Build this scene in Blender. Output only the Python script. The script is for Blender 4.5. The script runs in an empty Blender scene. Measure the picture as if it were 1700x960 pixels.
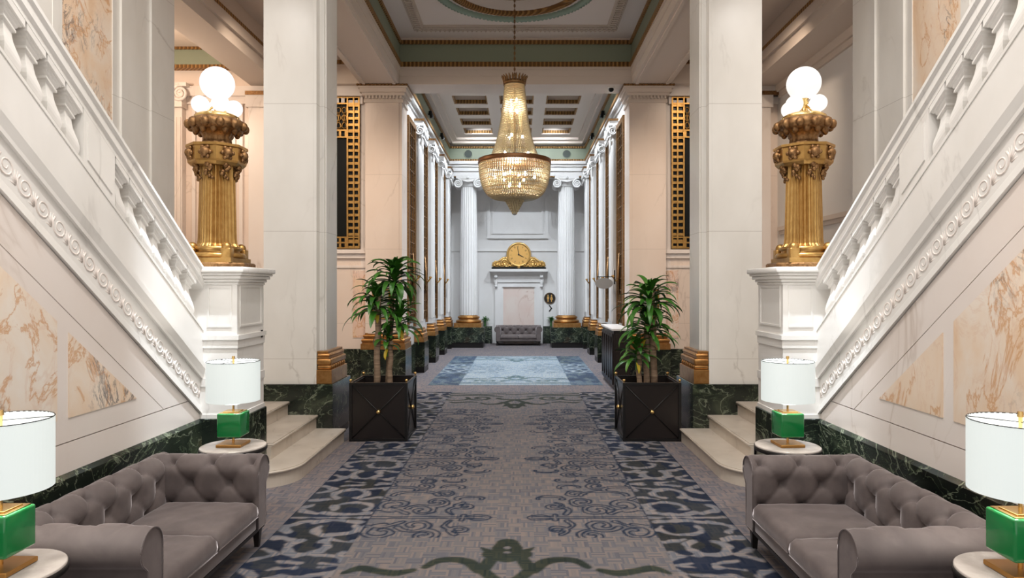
import bpy, bmesh, math, random
import numpy as np
from mathutils import Vector, Matrix
random.seed(7)
PI = math.pi
S = bpy.context.scene
COL = S.collection

# ------------------------------------------------------------ camera, world, lights, exposure
cam_d = bpy.data.cameras.new('camera'); cam = bpy.data.objects.new('camera', cam_d); COL.objects.link(cam)
cam.location = (0.10, 0, 2.0); cam.rotation_euler = (PI/2, 0, 0)
cam_d.sensor_width = 36; cam_d.lens = 36*1110/1700
cam_d.shift_x = -14/1700; cam_d.shift_y = -2/1700
cam_d.clip_end = 200; cam_d.clip_start = 0.05
S.camera = cam
w = bpy.data.worlds.new('world'); S.world = w; w.use_nodes = True
w.node_tree.nodes['Background'].inputs[0].default_value = (1.0, 0.975, 0.95, 1)
w.node_tree.nodes['Background'].inputs[1].default_value = 0.85
S.view_settings.view_transform = 'Standard'; S.view_settings.look = 'None'
S.view_settings.gamma = 1; S.view_settings.exposure = 0.10; S.view_settings.use_curve_mapping = False
S.cycles.use_denoising = True; S.cycles.max_bounces = 8; S.cycles.diffuse_bounces = 4
S.cycles.glossy_bounces = 3; S.cycles.transmission_bounces = 6; S.cycles.sample_clamp_indirect = 6
S.cycles.caustics_reflective = False; S.cycles.caustics_refractive = False

def light(kind, loc, energy, color, size=0.1, target=None, angle=90, blend=0.6):
    d = bpy.data.lights.new('downlight_or_fill', kind); d.energy = energy; d.color = color
    if kind == 'AREA':
        d.shape = 'DISK'; d.size = size
    else: d.shadow_soft_size = size
    if kind == 'SPOT': d.spot_size = math.radians(angle); d.spot_blend = blend
    o = bpy.data.objects.new('downlight_or_fill', d); COL.objects.link(o); o.location = loc
    if target is not None:
        o.rotation_euler = (Vector(target)-Vector(loc)).to_track_quat('-Z', 'Y').to_euler()
    return o
WARM = (1.0, 0.80, 0.62); NEUT = (1.0, 0.95, 0.9); COOL = (0.84, 0.92, 1.0)
LIGHTS = []
for s in (-1, 1):
    # ceiling spots over the stairs
    LIGHTS.append(('SPOT', (s*1.9, 5.2, 7.15), 3000, COOL, .05, (s*2.98, 6.0, 1.8), 18, 1.0))
    LIGHTS.append(('SPOT', (s*1.0, 3.6, 7.15), 470, NEUT, .10, (s*2.9, 4.3, 1.7), 95, .9))  # added fill for the near stair wall, no fixture modelled
    LIGHTS.append(('SPOT', (s*3.9, 5.0, 7.15), 420, NEUT, .10, (s*4.8, 8.2, 3.6), 80, .9))
    LIGHTS.append(('SPOT', (s*1.2, 10.2, 7.1), 380, WARM, .10, (s*2.7, 13.8, 2.2), 60, .9))
    LIGHTS.append(('SPOT', (s*4.0, 10.4, 6.95), 360, WARM, .10, (s*4.6, 14.0, 3.2), 80, .9))
    for yy in (15.3, 17.62, 19.94):
        LIGHTS.append(('SPOT', (s*1.23, yy, 6.97), 450, COOL, .06, (s*1.30, yy+.3, 0), 130, .7))
    LIGHTS.append(('SPOT', (s*1.23, 20.7, 6.97), 640, COOL, .06, (s*.9, 24.2, 3.9), 120, .9))
LIGHTS.append(('SPOT', (0.0, 8.6, 7.15), 250, NEUT, .10, (0, 9.2, 0), 70, .9))
LIGHTS.append(('POINT', (-7.0, 11.5, 5.8), 160, WARM, .15, None))  # bare point light in the left bay, no fixture modelled
# soft overhead fill added above the front hall, no glazed ceiling there
L = light('AREA', (0, 3.6, 7.3), 280, (1, .98, .95), 1); L.name = 'added_overhead_fill'; L.data.shape = 'RECTANGLE'; L.data.size = 4.6; L.data.size_y = 6.5
# hidden uplights added on the far hall's cornices to brighten the coffers
for s in (-1, 1):
    L = light('AREA', (s*2.32, 18.4, 6.30), 95, (1, .86, .74), 1); L.name = 'added_cornice_fill'
    L.data.shape = 'RECTANGLE'; L.data.size = .05; L.data.size_y = 7.5; L.rotation_euler = (PI, s*.7, 0)
for L in LIGHTS:
    light(L[0], L[1], L[2], L[3], L[4], L[5] if len(L) > 5 else None, *(L[6:] if len(L) > 6 else ()))

# ------------------------------------------------------------ materials
def nt(name):
    m = bpy.data.materials.new(name); m.use_nodes = True
    t = m.node_tree; return m, t, t.nodes['Principled BSDF']
def N(t, typ, **kw):
    n = t.nodes.new(typ)
    for k, v in kw.items():
        if k.startswith('i_'):
            key = k[2:]; key = int(key) if key.isdigit() else key.replace('_', ' ')
            n.inputs[key].default_value = v
        else: setattr(n, k, v)
    return n
def plain(name, c, rough=.5, metal=0, **kw):
    m, t, b = nt(name)
    b.inputs['Base Color'].default_value = (*c, 1); b.inputs['Roughness'].default_value = rough
    b.inputs['Metallic'].default_value = metal
    for k, v in kw.items(): b.inputs[k.replace('_', ' ')].default_value = v
    return m
def mixc(t, fac, a, b):
    n = t.nodes.new('ShaderNodeMix'); n.data_type = 'RGBA'
    for sock, v in ((n.inputs[0], fac), (n.inputs[6], a), (n.inputs[7], b)):
        if isinstance(v, (int, float)): sock.default_value = v
        elif isinstance(v, tuple): sock.default_value = (*v, 1)
        else: t.links.new(v, sock)
    return n.outputs[2]
def mth(t, op, a, b=None, c=None):
    n = t.nodes.new('ShaderNodeMath'); n.operation = op
    for i, v in enumerate((a, b, c)):
        if v is None: continue
        if isinstance(v, (int, float)): n.inputs[i].default_value = v
        else: t.links.new(v, n.inputs[i])
    return n.outputs[0]
def coords(t, scale=(1, 1, 1), rot=(0, 0, 0)):
    tc = t.nodes.new('ShaderNodeTexCoord'); mp = t.nodes.new('ShaderNodeMapping')
    mp.inputs['Scale'].default_value = scale; mp.inputs['Rotation'].default_value = rot
    t.links.new(tc.outputs['Object'], mp.inputs[0]); return mp.outputs[0], tc
def noise(t, vec, scale, detail=5, rough=.55, dist=0):
    n = N(t, 'ShaderNodeTexNoise', i_Scale=scale, i_Detail=detail, i_Roughness=rough, i_Distortion=dist)
    t.links.new(vec, n.inputs['Vector']); return n.outputs[0]
def vein(t, fac, width, soft=2.0, level=.5):
    # 1 on the vein, 0 away from it
    d = mth(t, 'ABSOLUTE', mth(t, 'SUBTRACT', fac, level))
    v = mth(t, 'SUBTRACT', 1.0, mth(t, 'DIVIDE', d, width))
    v = mth(t, 'MAXIMUM', v, 0.0)
    return mth(t, 'POWER', v, soft)
def ramp(t, fac, stops):
    r = t.nodes.new('ShaderNodeValToRGB'); e = r.color_ramp.elements
    while len(e) < len(stops): e.new(.5)
    for el, (p, c) in zip(e, stops): el.position = p; el.color = (*c, 1)
    t.links.new(fac, r.inputs[0]); return r.outputs[0]
def marble(name, base, tint, veinc, sc=1.0, w1=.02, amt=.35, rough=.28, joint=None, seed=0):
    m, t, b = nt(name)
    v, tc = coords(t, (sc, sc, sc*.55), (.2, .3+seed, .1))
    cloud = noise(t, v, 1.1, 4)
    col = mixc(t, ramp(t, cloud, [(.35, (0, 0, 0)), (.68, (1, 1, 1))]), base, tint)
    vv = vein(t, noise(t, v, .9, 6, .5, .9), w1)
    msk = ramp(t, noise(t, v, .7, 2), [(.45, (0, 0, 0)), (.6, (1, 1, 1))])
    col = mixc(t, mth(t, 'MULTIPLY', mth(t, 'MULTIPLY', vv, amt), msk), col, veinc)
    if joint:
        axis, period, off = joint
        sx = t.nodes.new('ShaderNodeSeparateXYZ'); t.links.new(tc.outputs['Object'], sx.inputs[0])
        z = mth(t, 'FRACT', mth(t, 'DIVIDE', mth(t, 'ADD', sx.outputs[axis], off), period))
        j = mth(t, 'LESS_THAN', z, .006/period)
        col = mixc(t, mth(t, 'MULTIPLY', j, .45), col, (.22, .17, .13))
    t.links.new(col, b.inputs['Base Color']); b.inputs['Roughness'].default_value = rough
    return m
M = {}
M['white'] = marble('white_marble', (.80, .775, .74), (.71, .685, .645), (.40, .37, .34), 1.2, .02, .4, .3)
M['pier'] = marble('veined_white_marble', (.78, .755, .71), (.68, .65, .60), (.36, .32, .28), .9, .016, .45, .26, (2, 1.665, .595))
M['blush'] = marble('blush_marble', (.81, .745, .70), (.77, .68, .62), (.50, .40, .33), .8, .014, .5, .3)
M['blushj'] = marble('blush_marble_blocks_warmlit', (.80, .69, .61), (.74, .61, .52), (.50, .40, .33), .8, .014, .5, .3, (2, 1.55, .3))  # deeper blush copy, warm bay light partly put into its colour
M['nave'] = marble('grey_white_marble', (.78, .765, .755), (.70, .68, .66), (.45, .44, .43), 1.0, .016, .3, .35)
M['step'] = marble('step_marble', (.60, .53, .45), (.50, .43, .36), (.25, .20, .15), 2.2, .035, .5, .28)
M['plaster'] = plain('ivory_plaster', (.70, .60, .52), .7)
M['plasterw'] = plain('white_plaster', (.78, .72, .68), .7)
M['frieze'] = plain('sage_paint', (.255, .285, .205), .6)
M['offwhite'] = plain('white_paint', (.78, .75, .72), .55)

def dark_marble():
    m, t, b = nt('dark_green_marble')
    v, tc = coords(t, (.9, .9, 1.5), (.3, .5, .2))
    cl = noise(t, v, 1.6, 6, .6, 1.2)
    col = ramp(t, cl, [(.3, (.006, .008, .007)), (.52, (.016, .022, .016)), (.7, (.06, .075, .045)), (.85, (.10, .115, .07))])
    a = vein(t, noise(t, v, 1.5, 7, .55, 2.2), .018, 1.3)
    c = vein(t, noise(t, v, 3.1, 6, .6, 1.5), .014, 1.3, .46)
    col = mixc(t, mth(t, 'MULTIPLY', a, .6), col, (.30, .34, .24))
    col = mixc(t, mth(t, 'MULTIPLY', c, .35), col, (.20, .26, .15))
    rb = ramp(t, noise(t, v, .8, 3), [(.62, (0, 0, 0)), (.75, (1, 1, 1))])
    col = mixc(t, mth(t, 'MULTIPLY', rb, .35), col, (.16, .06, .02))
    t.links.new(col, b.inputs['Base Color']); b.inputs['Roughness'].default_value = .16
    return m
M['dark'] = dark_marble()
def orange_marble(name, pale=(.82, .68, .55), seed=0.0, grey=.9):
    m, t, b = nt(name)
    v, tc = coords(t, (1.5, 1.25, .75), (.25+seed, .2, .1))
    n1 = noise(t, v, 1.3, 6, .6, .8)
    col = ramp(t, n1, [(.30, (.84, .77, .69)), (.46, pale), (.60, (.80, .60, .43)), (.76, (.70, .46, .28))])
    o = vein(t, noise(t, v, 1.7, 8, .62, .9), .022, 1.1)
    col = mixc(t, mth(t, 'MULTIPLY', o, .8), col, (.60, .29, .10))
    pk = vein(t, noise(t, v, 3.0, 7, .6, 1.0), .03, 1.2, .55)
    col = mixc(t, mth(t, 'MULTIPLY', pk, .25), col, (.66, .40, .28))
    mask = ramp(t, noise(t, v, .95, 3, .5, .5), [(.53, (0, 0, 0)), (.61, (1, 1, 1))])
    g = vein(t, noise(t, v, 2.3, 9, .7, 1.8), .034, .8)
    col = mixc(t, mth(t, 'MULTIPLY', mth(t, 'MULTIPLY', g, grey), mask), col, (.06, .055, .075))
    t.links.new(col, b.inputs['Base Color']); b.inputs['Roughness'].default_value = .3
    return m
M['orange'] = orange_marble('orange_veined_marble')
M['pinkm'] = orange_marble('pink_veined_marble', (.78, .58, .48), .6, .8)
M['palepink'] = marble('pale_pink_marble', (.74, .64, .58), (.70, .54, .48), (.45, .25, .18), 1.6, .02, .8, .3)

def bronze(name, c1, c2, rough=.32, sc=14, bump=.3, stripe=None):
    m, t, b = nt(name)
    v, tc = coords(t)
    n = noise(t, v, sc, 5, .6)
    t.links.new(ramp(t, n, [(.35, c1), (.65, c2)]), b.inputs['Base Color'])
    b.inputs['Metallic'].default_value = .85; b.inputs['Roughness'].default_value = rough
    bp = N(t, 'ShaderNodeBump', i_Strength=bump, i_Distance=.01)
    if stripe:
        # beads along every horizontal direction
        sx = t.nodes.new('ShaderNodeSeparateXYZ'); t.links.new(tc.outputs['Object'], sx.inputs[0])
        a = mth(t, 'SINE', mth(t, 'MULTIPLY', mth(t, 'ADD', sx.outputs[0], sx.outputs[1]), stripe))
        t.links.new(a, bp.inputs['Height']); bp.inputs['Strength'].default_value = .9; bp.inputs['Distance'].default_value = .02
        cc = mixc(t, ramp(t, a, [(.0, (1, 1, 1)), (.35, (0, 0, 0))]), b.inputs['Base Color'].links[0].from_socket, tuple(x*.55 for x in c1))
        t.links.new(cc, b.inputs['Base Color'])
        b.inputs['Metallic'].default_value = .5
    else: t.links.new(n, bp.inputs['Height'])
    t.links.new(bp.outputs[0], b.inputs['Normal'])
    return m
M['gold'] = bronze('gilded_bronze', (.40, .22, .065), (.50, .30, .10), .34)
M['darkgold'] = bronze('aged_bronze', (.17, .085, .035), (.34, .19, .08), .45, 30, .6)
M['basegold'] = bronze('bronze_column_base', (.40, .19, .06), (.52, .28, .10), .34)
M['mould'] = bronze('gilded_moulding', (.44, .23, .08), (.50, .28, .10), .5, 14, .3, 75)
M['brass'] = plain('polished_brass', (.80, .55, .22), .2, 1)
M['satbrass'] = plain('satin_brass', (.52, .27, .08), .32, .9)
M['black'] = plain('black_metal', (.012, .011, .011), .35, .3)
M['planter'] = plain('dark_brown_lacquer', (.014, .010, .009), .28)
M['leg'] = plain('black_wood', (.012, .009, .008), .35)
M['soil'] = plain('brown_soil', (.05, .03, .02), .95)
M['darkwood'] = plain('dark_walnut', (.020, .014, .012), .3)
M['glassdark'] = plain('dark_glass', (.006, .007, .007), .25, Specular_IOR_Level=.2)
M['signblack'] = plain('black_sign_face', (.012, .012, .012), .4)
M['clockgold'] = plain('clock_gold', (.80, .50, .17), .30, .75)
M['dial'] = plain('clock_dial', (.80, .62, .34), .4, .35)
M['tabletop'] = marble('mottled_tabletop', (.50, .45, .41), (.36, .32, .29), (.6, .56, .5), 6, .05, .5, .22)
M['speakerc'] = plain('speaker_grille', (.03, .04, .03), .6)
def emis(name, c, st, base=(.8, .8, .8)):
    m, t, b = nt(name); b.inputs['Base Color'].default_value = (*base, 1)
    b.inputs['Emission Color'].default_value = (*c, 1); b.inputs['Emission Strength'].default_value = st
    b.inputs['Roughness'].default_value = .6
    return m
M['shade'] = emis('lit_linen_shade', (.90, 1.0, .97), .50, (.50, .52, .51))
M['globe'] = emis('lit_opal_globe', (1.0, .95, .86), 1.1, (.2, .2, .2))
M['bigwarm'] = emis('lit_opal_globe_large', (1.0, .96, .90), .86, (.2, .2, .2))
M['bigcool'] = emis('lit_opal_globe_large_cool', (.95, .975, 1.0), .86, (.2, .2, .2))
M['globecool'] = emis('lit_opal_globe_cool', (.98, .98, 1.0), 1.1, (.2, .2, .2))
M['bulb'] = emis('lit_bulb', (1.0, .92, .76), 38)
M['spot'] = emis('downlight_lens', (.95, .98, 1.0), 8)
def greenglass():
    m, t, b = nt('green_cased_glass')
    b.inputs['Base Color'].default_value = (.012, .22, .055, 1); b.inputs['Roughness'].default_value = .12
    b.inputs['Coat Weight'].default_value = .6; b.inputs['Coat Roughness'].default_value = .04
    b.inputs['Subsurface Weight'].default_value = .15; b.inputs['Subsurface Radius'].default_value = (.01, .05, .02)
    return m
M['green'] = greenglass()
def velvet():
    m, t, b = nt('taupe_velvet')
    v, tc = coords(t)
    n = noise(t, v, 5, 4, .6, .6)
    t.links.new(ramp(t, n, [(.35, (.105, .084, .081)), (.65, (.145, .117, .111))]), b.inputs['Base Color'])
    b.inputs['Roughness'].default_value = .75
    b.inputs['Sheen Weight'].default_value = 1.0; b.inputs['Sheen Roughness'].default_value = .28
    b.inputs['Sheen Tint'].default_value = (.80, .74, .76, 1)
    bp = N(t, 'ShaderNodeBump', i_Strength=.12, i_Distance=.01)
    t.links.new(noise(t, v, 12, 3), bp.inputs['Height']); t.links.new(bp.outputs[0], b.inputs['Normal'])
    return m
M['velvet'] = velvet()
def leafm():
    m, t, b = nt('plant_leaf')
    v, tc = coords(t)
    n = noise(t, v, 6, 3)
    t.links.new(ramp(t, n, [(.35, (.022, .095, .012)), (.6, (.055, .19, .022)), (.8, (.14, .28, .04))]), b.inputs['Base Color'])
    b.inputs['Roughness'].default_value = .35
    return m
M['leaf'] = leafm()
M['yleaf'] = plain('yellowed_leaf', (.65, .48, .04), .45)
def bark():
    m, t, b = nt('cane_bark')
    v, tc = coords(t, (1, 1, 14))
    t.links.new(ramp(t, noise(t, v, 4, 4), [(.35, (.17, .11, .07)), (.65, (.34, .24, .16))]), b.inputs['Base Color'])
    b.inputs['Roughness'].default_value = .85
    return m
M['bark'] = bark()
def crystal():
    m, t, b = nt('amber_crystal')
    b.inputs['Base Color'].default_value = (.80, .67, .42, 1); b.inputs['Roughness'].default_value = .2
    b.inputs['Transmission Weight'].default_value = .25; b.inputs['IOR'].default_value = 1.5
    b.inputs['Subsurface Weight'].default_value = 0
    b.inputs['Metallic'].default_value = .15
    return m
M['crystal'] = crystal()

def carpet_mat(name, use_attr, c=(.2, .17, .16), tint=(1, 1, 1)):
    """woven parquet of short stripes; the pattern's own colours come from the Col attribute"""
    m, t, b = nt(name)
    tc = t.nodes.new('ShaderNodeTexCoord'); sx = t.nodes.new('ShaderNodeSeparateXYZ')
    t.links.new(tc.outputs['Object'], sx.inputs[0])
    X, Y = sx.outputs[0], sx.outputs[1]
    q = .105
    cx = mth(t, 'FLOOR', mth(t, 'DIVIDE', X, q)); cy = mth(t, 'FLOOR', mth(t, 'DIVIDE', Y, q))
    par = mth(t, 'MODULO', mth(t, 'ABSOLUTE', mth(t, 'ADD', cx, cy)), 2.0)
    def mixv(f, a, bb): return mth(t, 'ADD', mth(t, 'MULTIPLY', a, mth(t, 'SUBTRACT', 1.0, f)), mth(t, 'MULTIPLY', bb, f))
    across = mixv(par, X, Y)
    stripe = mth(t, 'FLOOR', mth(t, 'DIVIDE', across, .0175))
    cv = t.nodes.new('ShaderNodeCombineXYZ')
    t.links.new(mth(t, 'ADD', stripe, mth(t, 'MULTIPLY', par, 77.0)), cv.inputs[0])
    t.links.new(mixv(par, cy, cx), cv.inputs[1])
    t.links.new(par, cv.inputs[2])
    wn = t.nodes.new('ShaderNodeTexWhiteNoise'); wn.noise_dimensions = '3D'; t.links.new(cv.outputs[0], wn.inputs['Vector'])
    big = noise(t, tc.outputs['Object'], .9, 3)
    f = mth(t, 'ADD', mth(t, 'MULTIPLY', wn.outputs[0], .75), mth(t, 'MULTIPLY', big, .3))
    wv = ramp(t, f, [(.1, (.58, .63, .73)), (.35, (.76, .82, .91)), (.6, (.96, .94, .93)), (.9, (1.20, 1.08, 1.0))])
    if use_attr:
        at = t.nodes.new('ShaderNodeAttribute'); at.attribute_name = 'Col'; basec = at.outputs['Color']
    else:
        basec = c
    mx = t.nodes.new('ShaderNodeMix'); mx.data_type = 'RGBA'; mx.blend_type = 'MULTIPLY'; mx.inputs[0].default_value = 1
    mx.clamp_result = False
    if isinstance(basec, tuple): mx.inputs[6].default_value = (*basec, 1)
    else: t.links.new(basec, mx.inputs[6])
    t.links.new(wv, mx.inputs[7])
    t.links.new(mx.outputs[2], b.inputs['Base Color'])
    b.inputs['Roughness'].default_value = .95; b.inputs['Specular IOR Level'].default_value = .15
    bp = N(t, 'ShaderNodeBump', i_Strength=.5, i_Distance=.004)
    t.links.new(wn.outputs[0], bp.inputs['Height']); t.links.new(bp.outputs[0], b.inputs['Normal'])
    return m
M['floor'] = carpet_mat('woven_carpet', False, (.19, .168, .17))
M['rug'] = carpet_mat('patterned_carpet', True)

# ------------------------------------------------------------ mesh helpers
class MB:
    def __init__(s): s.v = []; s.f = []; s.sm = []
    def add(s, vs, fs, smooth=False, T=None):
        n = len(s.v)
        if T is not None: vs = [tuple(T @ Vector(p)) for p in vs]
        s.v += [tuple(p) for p in vs]; s.f += [tuple(i+n for i in f) for f in fs]; s.sm += [smooth]*len(fs)
        return s
    def box(s, x0, x1, y0, y1, z0, z1, T=None):
        if x0 > x1: x0, x1 = x1, x0
        if y0 > y1: y0, y1 = y1, y0
        vs = [(x, y, z) for z in (z0, z1) for y in (y0, y1) for x in (x0, x1)]
        return s.add(vs, [(0, 2, 3, 1), (4, 5, 7, 6), (0, 1, 5, 4), (2, 6, 7, 3), (0, 4, 6, 2), (1, 3, 7, 5)], False, T)
    def bbox(s, x0, x1, y0, y1, z0, z1, b=.01, seg=2, T=None):
        """box with rounded edges"""
        if x0 > x1: x0, x1 = x1, x0
        if y0 > y1: y0, y1 = y1, y0
        bm = bmesh.new(); bmesh.ops.create_cube(bm, size=1)
        for v in bm.verts:
            v.co = ((x0+x1)/2+v.co.x*(x1-x0), (y0+y1)/2+v.co.y*(y1-y0), (z0+z1)/2+v.co.z*(z1-z0))
        bmesh.ops.bevel(bm, geom=bm.edges[:], offset=b, segments=seg, affect='EDGES', profile=.5)
        bm.verts.index_update()
        s.add([tuple(v.co) for v in bm.verts], [tuple(v.index for v in f.verts) for f in bm.faces], seg > 1, T); bm.free(); return s
    def prism(s, pts, axis, a, b, smooth=False, T=None):
        """polygon pts extruded along axis from a to b; pts in the other two coordinates (in x,y,z order)"""
        n = len(pts)
        def mk(p, t):
            l = list(p); l.insert(axis, t); return tuple(l)
        vs = [mk(p, a) for p in pts]+[mk(p, b) for p in pts]
        fs = [tuple(range(n)), tuple(range(2*n-1, n-1, -1))]
        s.add(vs, fs, False, T)
        s.f += [tuple(len(s.v)-2*n+i for i in (k, (k+1) % n, (k+1) % n+n, k+n)) for k in range(n)]; s.sm += [smooth]*n
        return s
    def lathe(s, prof, c=(0, 0, 0), n=32, rf=None, sh=0, T=None, smooth=True, ph=0):
        """prof [(r,z)...]; rf(theta, z, r) scales the radius; sh shears z by y"""
        vs = []
        for r, z in prof:
            for k in range(n):
                a = 2*PI*k/n+ph; rr = r*(rf(a, z, r) if rf else 1)
                x, y = rr*math.cos(a), rr*math.sin(a)
                vs.append((c[0]+x, c[1]+y, c[2]+z+sh*y))
        fs = [(j*n+k, j*n+(k+1) % n, (j+1)*n+(k+1) % n, (j+1)*n+k) for j in range(len(prof)-1) for k in range(n)]
        fs.append(tuple(range(n-1, -1, -1))); fs.append(tuple((len(prof)-1)*n+k for k in range(n)))
        return s.add(vs, fs, smooth, T)
    def cyl(s, p0, p1, r0, r1=None, n=12, smooth=True):
        p0, p1 = Vector(p0), Vector(p1); r1 = r0 if r1 is None else r1
        d = (p1-p0).normalized(); u = d.orthogonal().normalized(); v = d.cross(u)
        vs = [tuple(p+(u*math.cos(2*PI*k/n)+v*math.sin(2*PI*k/n))*r) for p, r in ((p0, r0), (p1, r1)) for k in range(n)]
        fs = [(k, (k+1) % n, (k+1) % n+n, k+n) for k in range(n)]
        s.add(vs, fs, smooth); return s.add(vs, [tuple(range(n-1, -1, -1)), tuple(range(n, 2*n))], False)
    def sphere(s, c, r, n=16, m=10, sc=(1, 1, 1)):
        prof = [(max(1e-4, math.sin(PI*j/m)), -math.cos(PI*j/m)) for j in range(m+1)]
        vs = [(c[0]+r*sc[0]*pr*math.cos(2*PI*k/n), c[1]+r*sc[1]*pr*math.sin(2*PI*k/n), c[2]+r*sc[2]*pz) for pr, pz in prof for k in range(n)]
        fs = [(j*n+k, j*n+(k+1) % n, (j+1)*n+(k+1) % n, (j+1)*n+k) for j in range(m) for k in range(n)]
        return s.add(vs, fs, True)
    def tube(s, path, r, n=8, up=(0, 0, 1), closed=False, flat=1.0):
        """tube along path; r number or list"""
        P = [Vector(p) for p in path]; L = len(P); vs = []
        for i, p in enumerate(P):
            d = (P[(i+1) % L]-P[i-1]) if closed else (P[min(i+1, L-1)]-P[max(i-1, 0)])
            d.normalize(); u = d.cross(Vector(up))
            if u.length < 1e-4: u = d.orthogonal()
            u.normalize(); v = u.cross(d).normalized()
            rr = r[i] if isinstance(r, (list, tuple)) else r
            vs += [tuple(p+u*rr*math.cos(2*PI*k/n)+v*rr*flat*math.sin(2*PI*k/n)) for k in range(n)]
        R = L if closed else L-1
        fs = [(j*n+k, j*n+(k+1) % n, ((j+1) % L)*n+(k+1) % n, ((j+1) % L)*n+k) for j in range(R) for k in range(n)]
        if not closed: fs += [tuple(range(n-1, -1, -1)), tuple((L-1)*n+k for k in range(n))]
        return s.add(vs, fs, True)
    def grid(s, fn, nu, nv, smooth=True, closeu=False):
        vs = [tuple(fn(i, j)) for j in range(nv+1) for i in range(nu+(0 if closeu else 1))]
        W = nu if closeu else nu+1
        fs = [(j*W+i, j*W+(i+1) % W, (j+1)*W+(i+1) % W, (j+1)*W+i) for j in range(nv) for i in range(nu)]
        return s.add(vs, fs, smooth)

def build(name, mb, mat, parent=None, world=False, origin=None, recalc=True):
    """links mb as one mesh object; world: the verts are in world space; origin: the object's own base point"""
    off = Vector((0, 0, 0))
    if parent is not None and world: off = Vector(parent.get('_w', parent.location)) if parent else off
    if origin is not None: off = Vector(origin)
    me = bpy.data.meshes.new(name)
    vs = [tuple(Vector(p)-off) for p in mb.v] if off.length else mb.v
    me.from_pydata(vs, [], mb.f)
    if recalc:
        bm = bmesh.new(); bm.from_mesh(me); bmesh.ops.recalc_face_normals(bm, faces=bm.faces); bm.to_mesh(me); bm.free()
    me.polygons.foreach_set('use_smooth', mb.sm); me.materials.append(mat); me.update()
    o = bpy.data.objects.new(name, me); COL.objects.link(o)
    if parent is not None: o.parent = parent
    elif origin is not None: o.location = origin
    return o
def tag(o, label=None, cat=None, group=None, kind=None):
    if label: o['label'] = label
    if cat: o['category'] = cat
    if group: o['group'] = group
    if kind: o['kind'] = kind
    return o
def thing(name, label, cat, loc=(0, 0, 0), rz=0, group=None, kind=None):
    o = bpy.data.objects.new(name, None); COL.objects.link(o); o.location = loc; o.rotation_euler = (0, 0, rz)
    o.empty_display_size = .1
    return tag(o, label, cat, group, kind)
def struct(name, mb, mat, parent=None):
    o = build(name, mb, mat, parent)
    if parent is None: o['kind'] = 'structure'
    return o
def dup(root, loc, rz=None, label=None, group=None):
    r = root.copy(); COL.objects.link(r); r.location = loc
    if rz is not None: r.rotation_euler = (0, 0, rz)
    if label: r['label'] = label
    if group: r['group'] = group
    for ch in list(root.children):
        c = ch.copy(); COL.objects.link(c); c.parent = r
        for g in list(ch.children):
            d = g.copy(); COL.objects.link(d); d.parent = c
    return r
SIDE = {-1: 'left', 1: 'right'}
DADO = .745

# ============================================================ LARGE STRUCTURE
mb = MB(); mb.box(-9.5, 9.5, -1, 24.6, -.2, 0)
struct('floor', mb, M['floor'])

# ---- ceiling of the front hall and bays
mb = MB(); mb.box(-9.5, 9.5, .5, 8.9, 7.35, 7.5)
struct('ceiling', mb, M['plaster'])
mb = MB()
# the bay of the chandelier: plate with a round opening, dome above
R = 1.06; n = 64; sq = []
for k in range(n):
    a = 2*PI*k/n; c, s_ = math.cos(a), math.sin(a); t_ = min(2.4/abs(c) if abs(c) > 1e-6 else 9e9, 2.4/abs(s_) if abs(s_) > 1e-6 else 9e9)
    sq.append((c*t_, 11.4+s_*t_))
vs = [(R*math.cos(2*PI*k/n), 11.4+R*math.sin(2*PI*k/n), 7.15) for k in range(n)]+[(x, y, 7.15) for x, y in sq]
mb.add(vs, [(k, (k+1) % n, (k+1) % n+n, k+n) for k in range(n)])
mb.grid(lambda i, j: (R*math.cos(PI/2*j/8)*math.cos(2*PI*i/n), 11.4+R*math.cos(PI/2*j/8)*math.sin(2*PI*i/n), 7.15+.5*math.sin(PI/2*j/8)), n, 8, True, True)
bay = struct('ceiling_bay', mb, M['plasterw'])
mb = MB()   # green garland ring and gold ring around the dome
def leafring(r): return [(r*math.cos(2*PI*k/160), 11.4+r*math.sin(2*PI*k/160), 7.135) for k in range(160)]
mb.tube(leafring(1.36), [.05+.018*(k % 2) for k in range(160)], 8, closed=True)
for k in range(110):
    a = 2*PI*k/110; mb.sphere((1.42*math.cos(a), 11.4+1.42*math.sin(a), 7.12), .036, 6, 4)
build('garland_ring', mb, plain('green_garland_paint', (.28, .38, .31), .6), bay)
mb = MB(); mb.tube(leafring(1.10), .055, 8, closed=True); mb.tube(leafring(1.20), .02, 6, closed=True)
mb.tube([(.92*math.cos(2*PI*k/80), 11.4+.92*math.sin(2*PI*k/80), 7.33) for k in range(80)], .03, 6, closed=True)
build('gold_ring', mb, M['mould'], bay)
mb = MB()   # plaster guilloche band, square around the ring
for (x0, x1, y0, y1) in ((-2.02, 2.02, 13.08, 13.34), (-2.02, 2.02, 9.46, 9.72), (-2.02, -1.8, 9.72, 13.08), (1.8, 2.02, 9.72, 13.08)):
    mb.box(x0, x1, y0, y1, 7.12, 7.15)
for s in (-1, 1):
    for k in range(34):
        mb.tube([(s*1.91+.07*math.cos(2*PI*q/10), 9.8+k*.1+.06*math.sin(2*PI*q/10), 7.11) for q in range(10)], .013, 4, closed=True)
for k in range(44):
    x = -1.95+k*3.9/43
    mb.tube([(x+.055*math.cos(2*PI*q/10), 13.19+.07*math.sin(2*PI*q/10), 7.11) for q in range(10)], .013, 4, closed=True)
    mb.sphere((x, 13.31, 7.11), .022, 5, 3)
build('guilloche_band', mb, plain('grey_plaster_relief', (.58, .50, .43), .75), bay)

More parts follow.
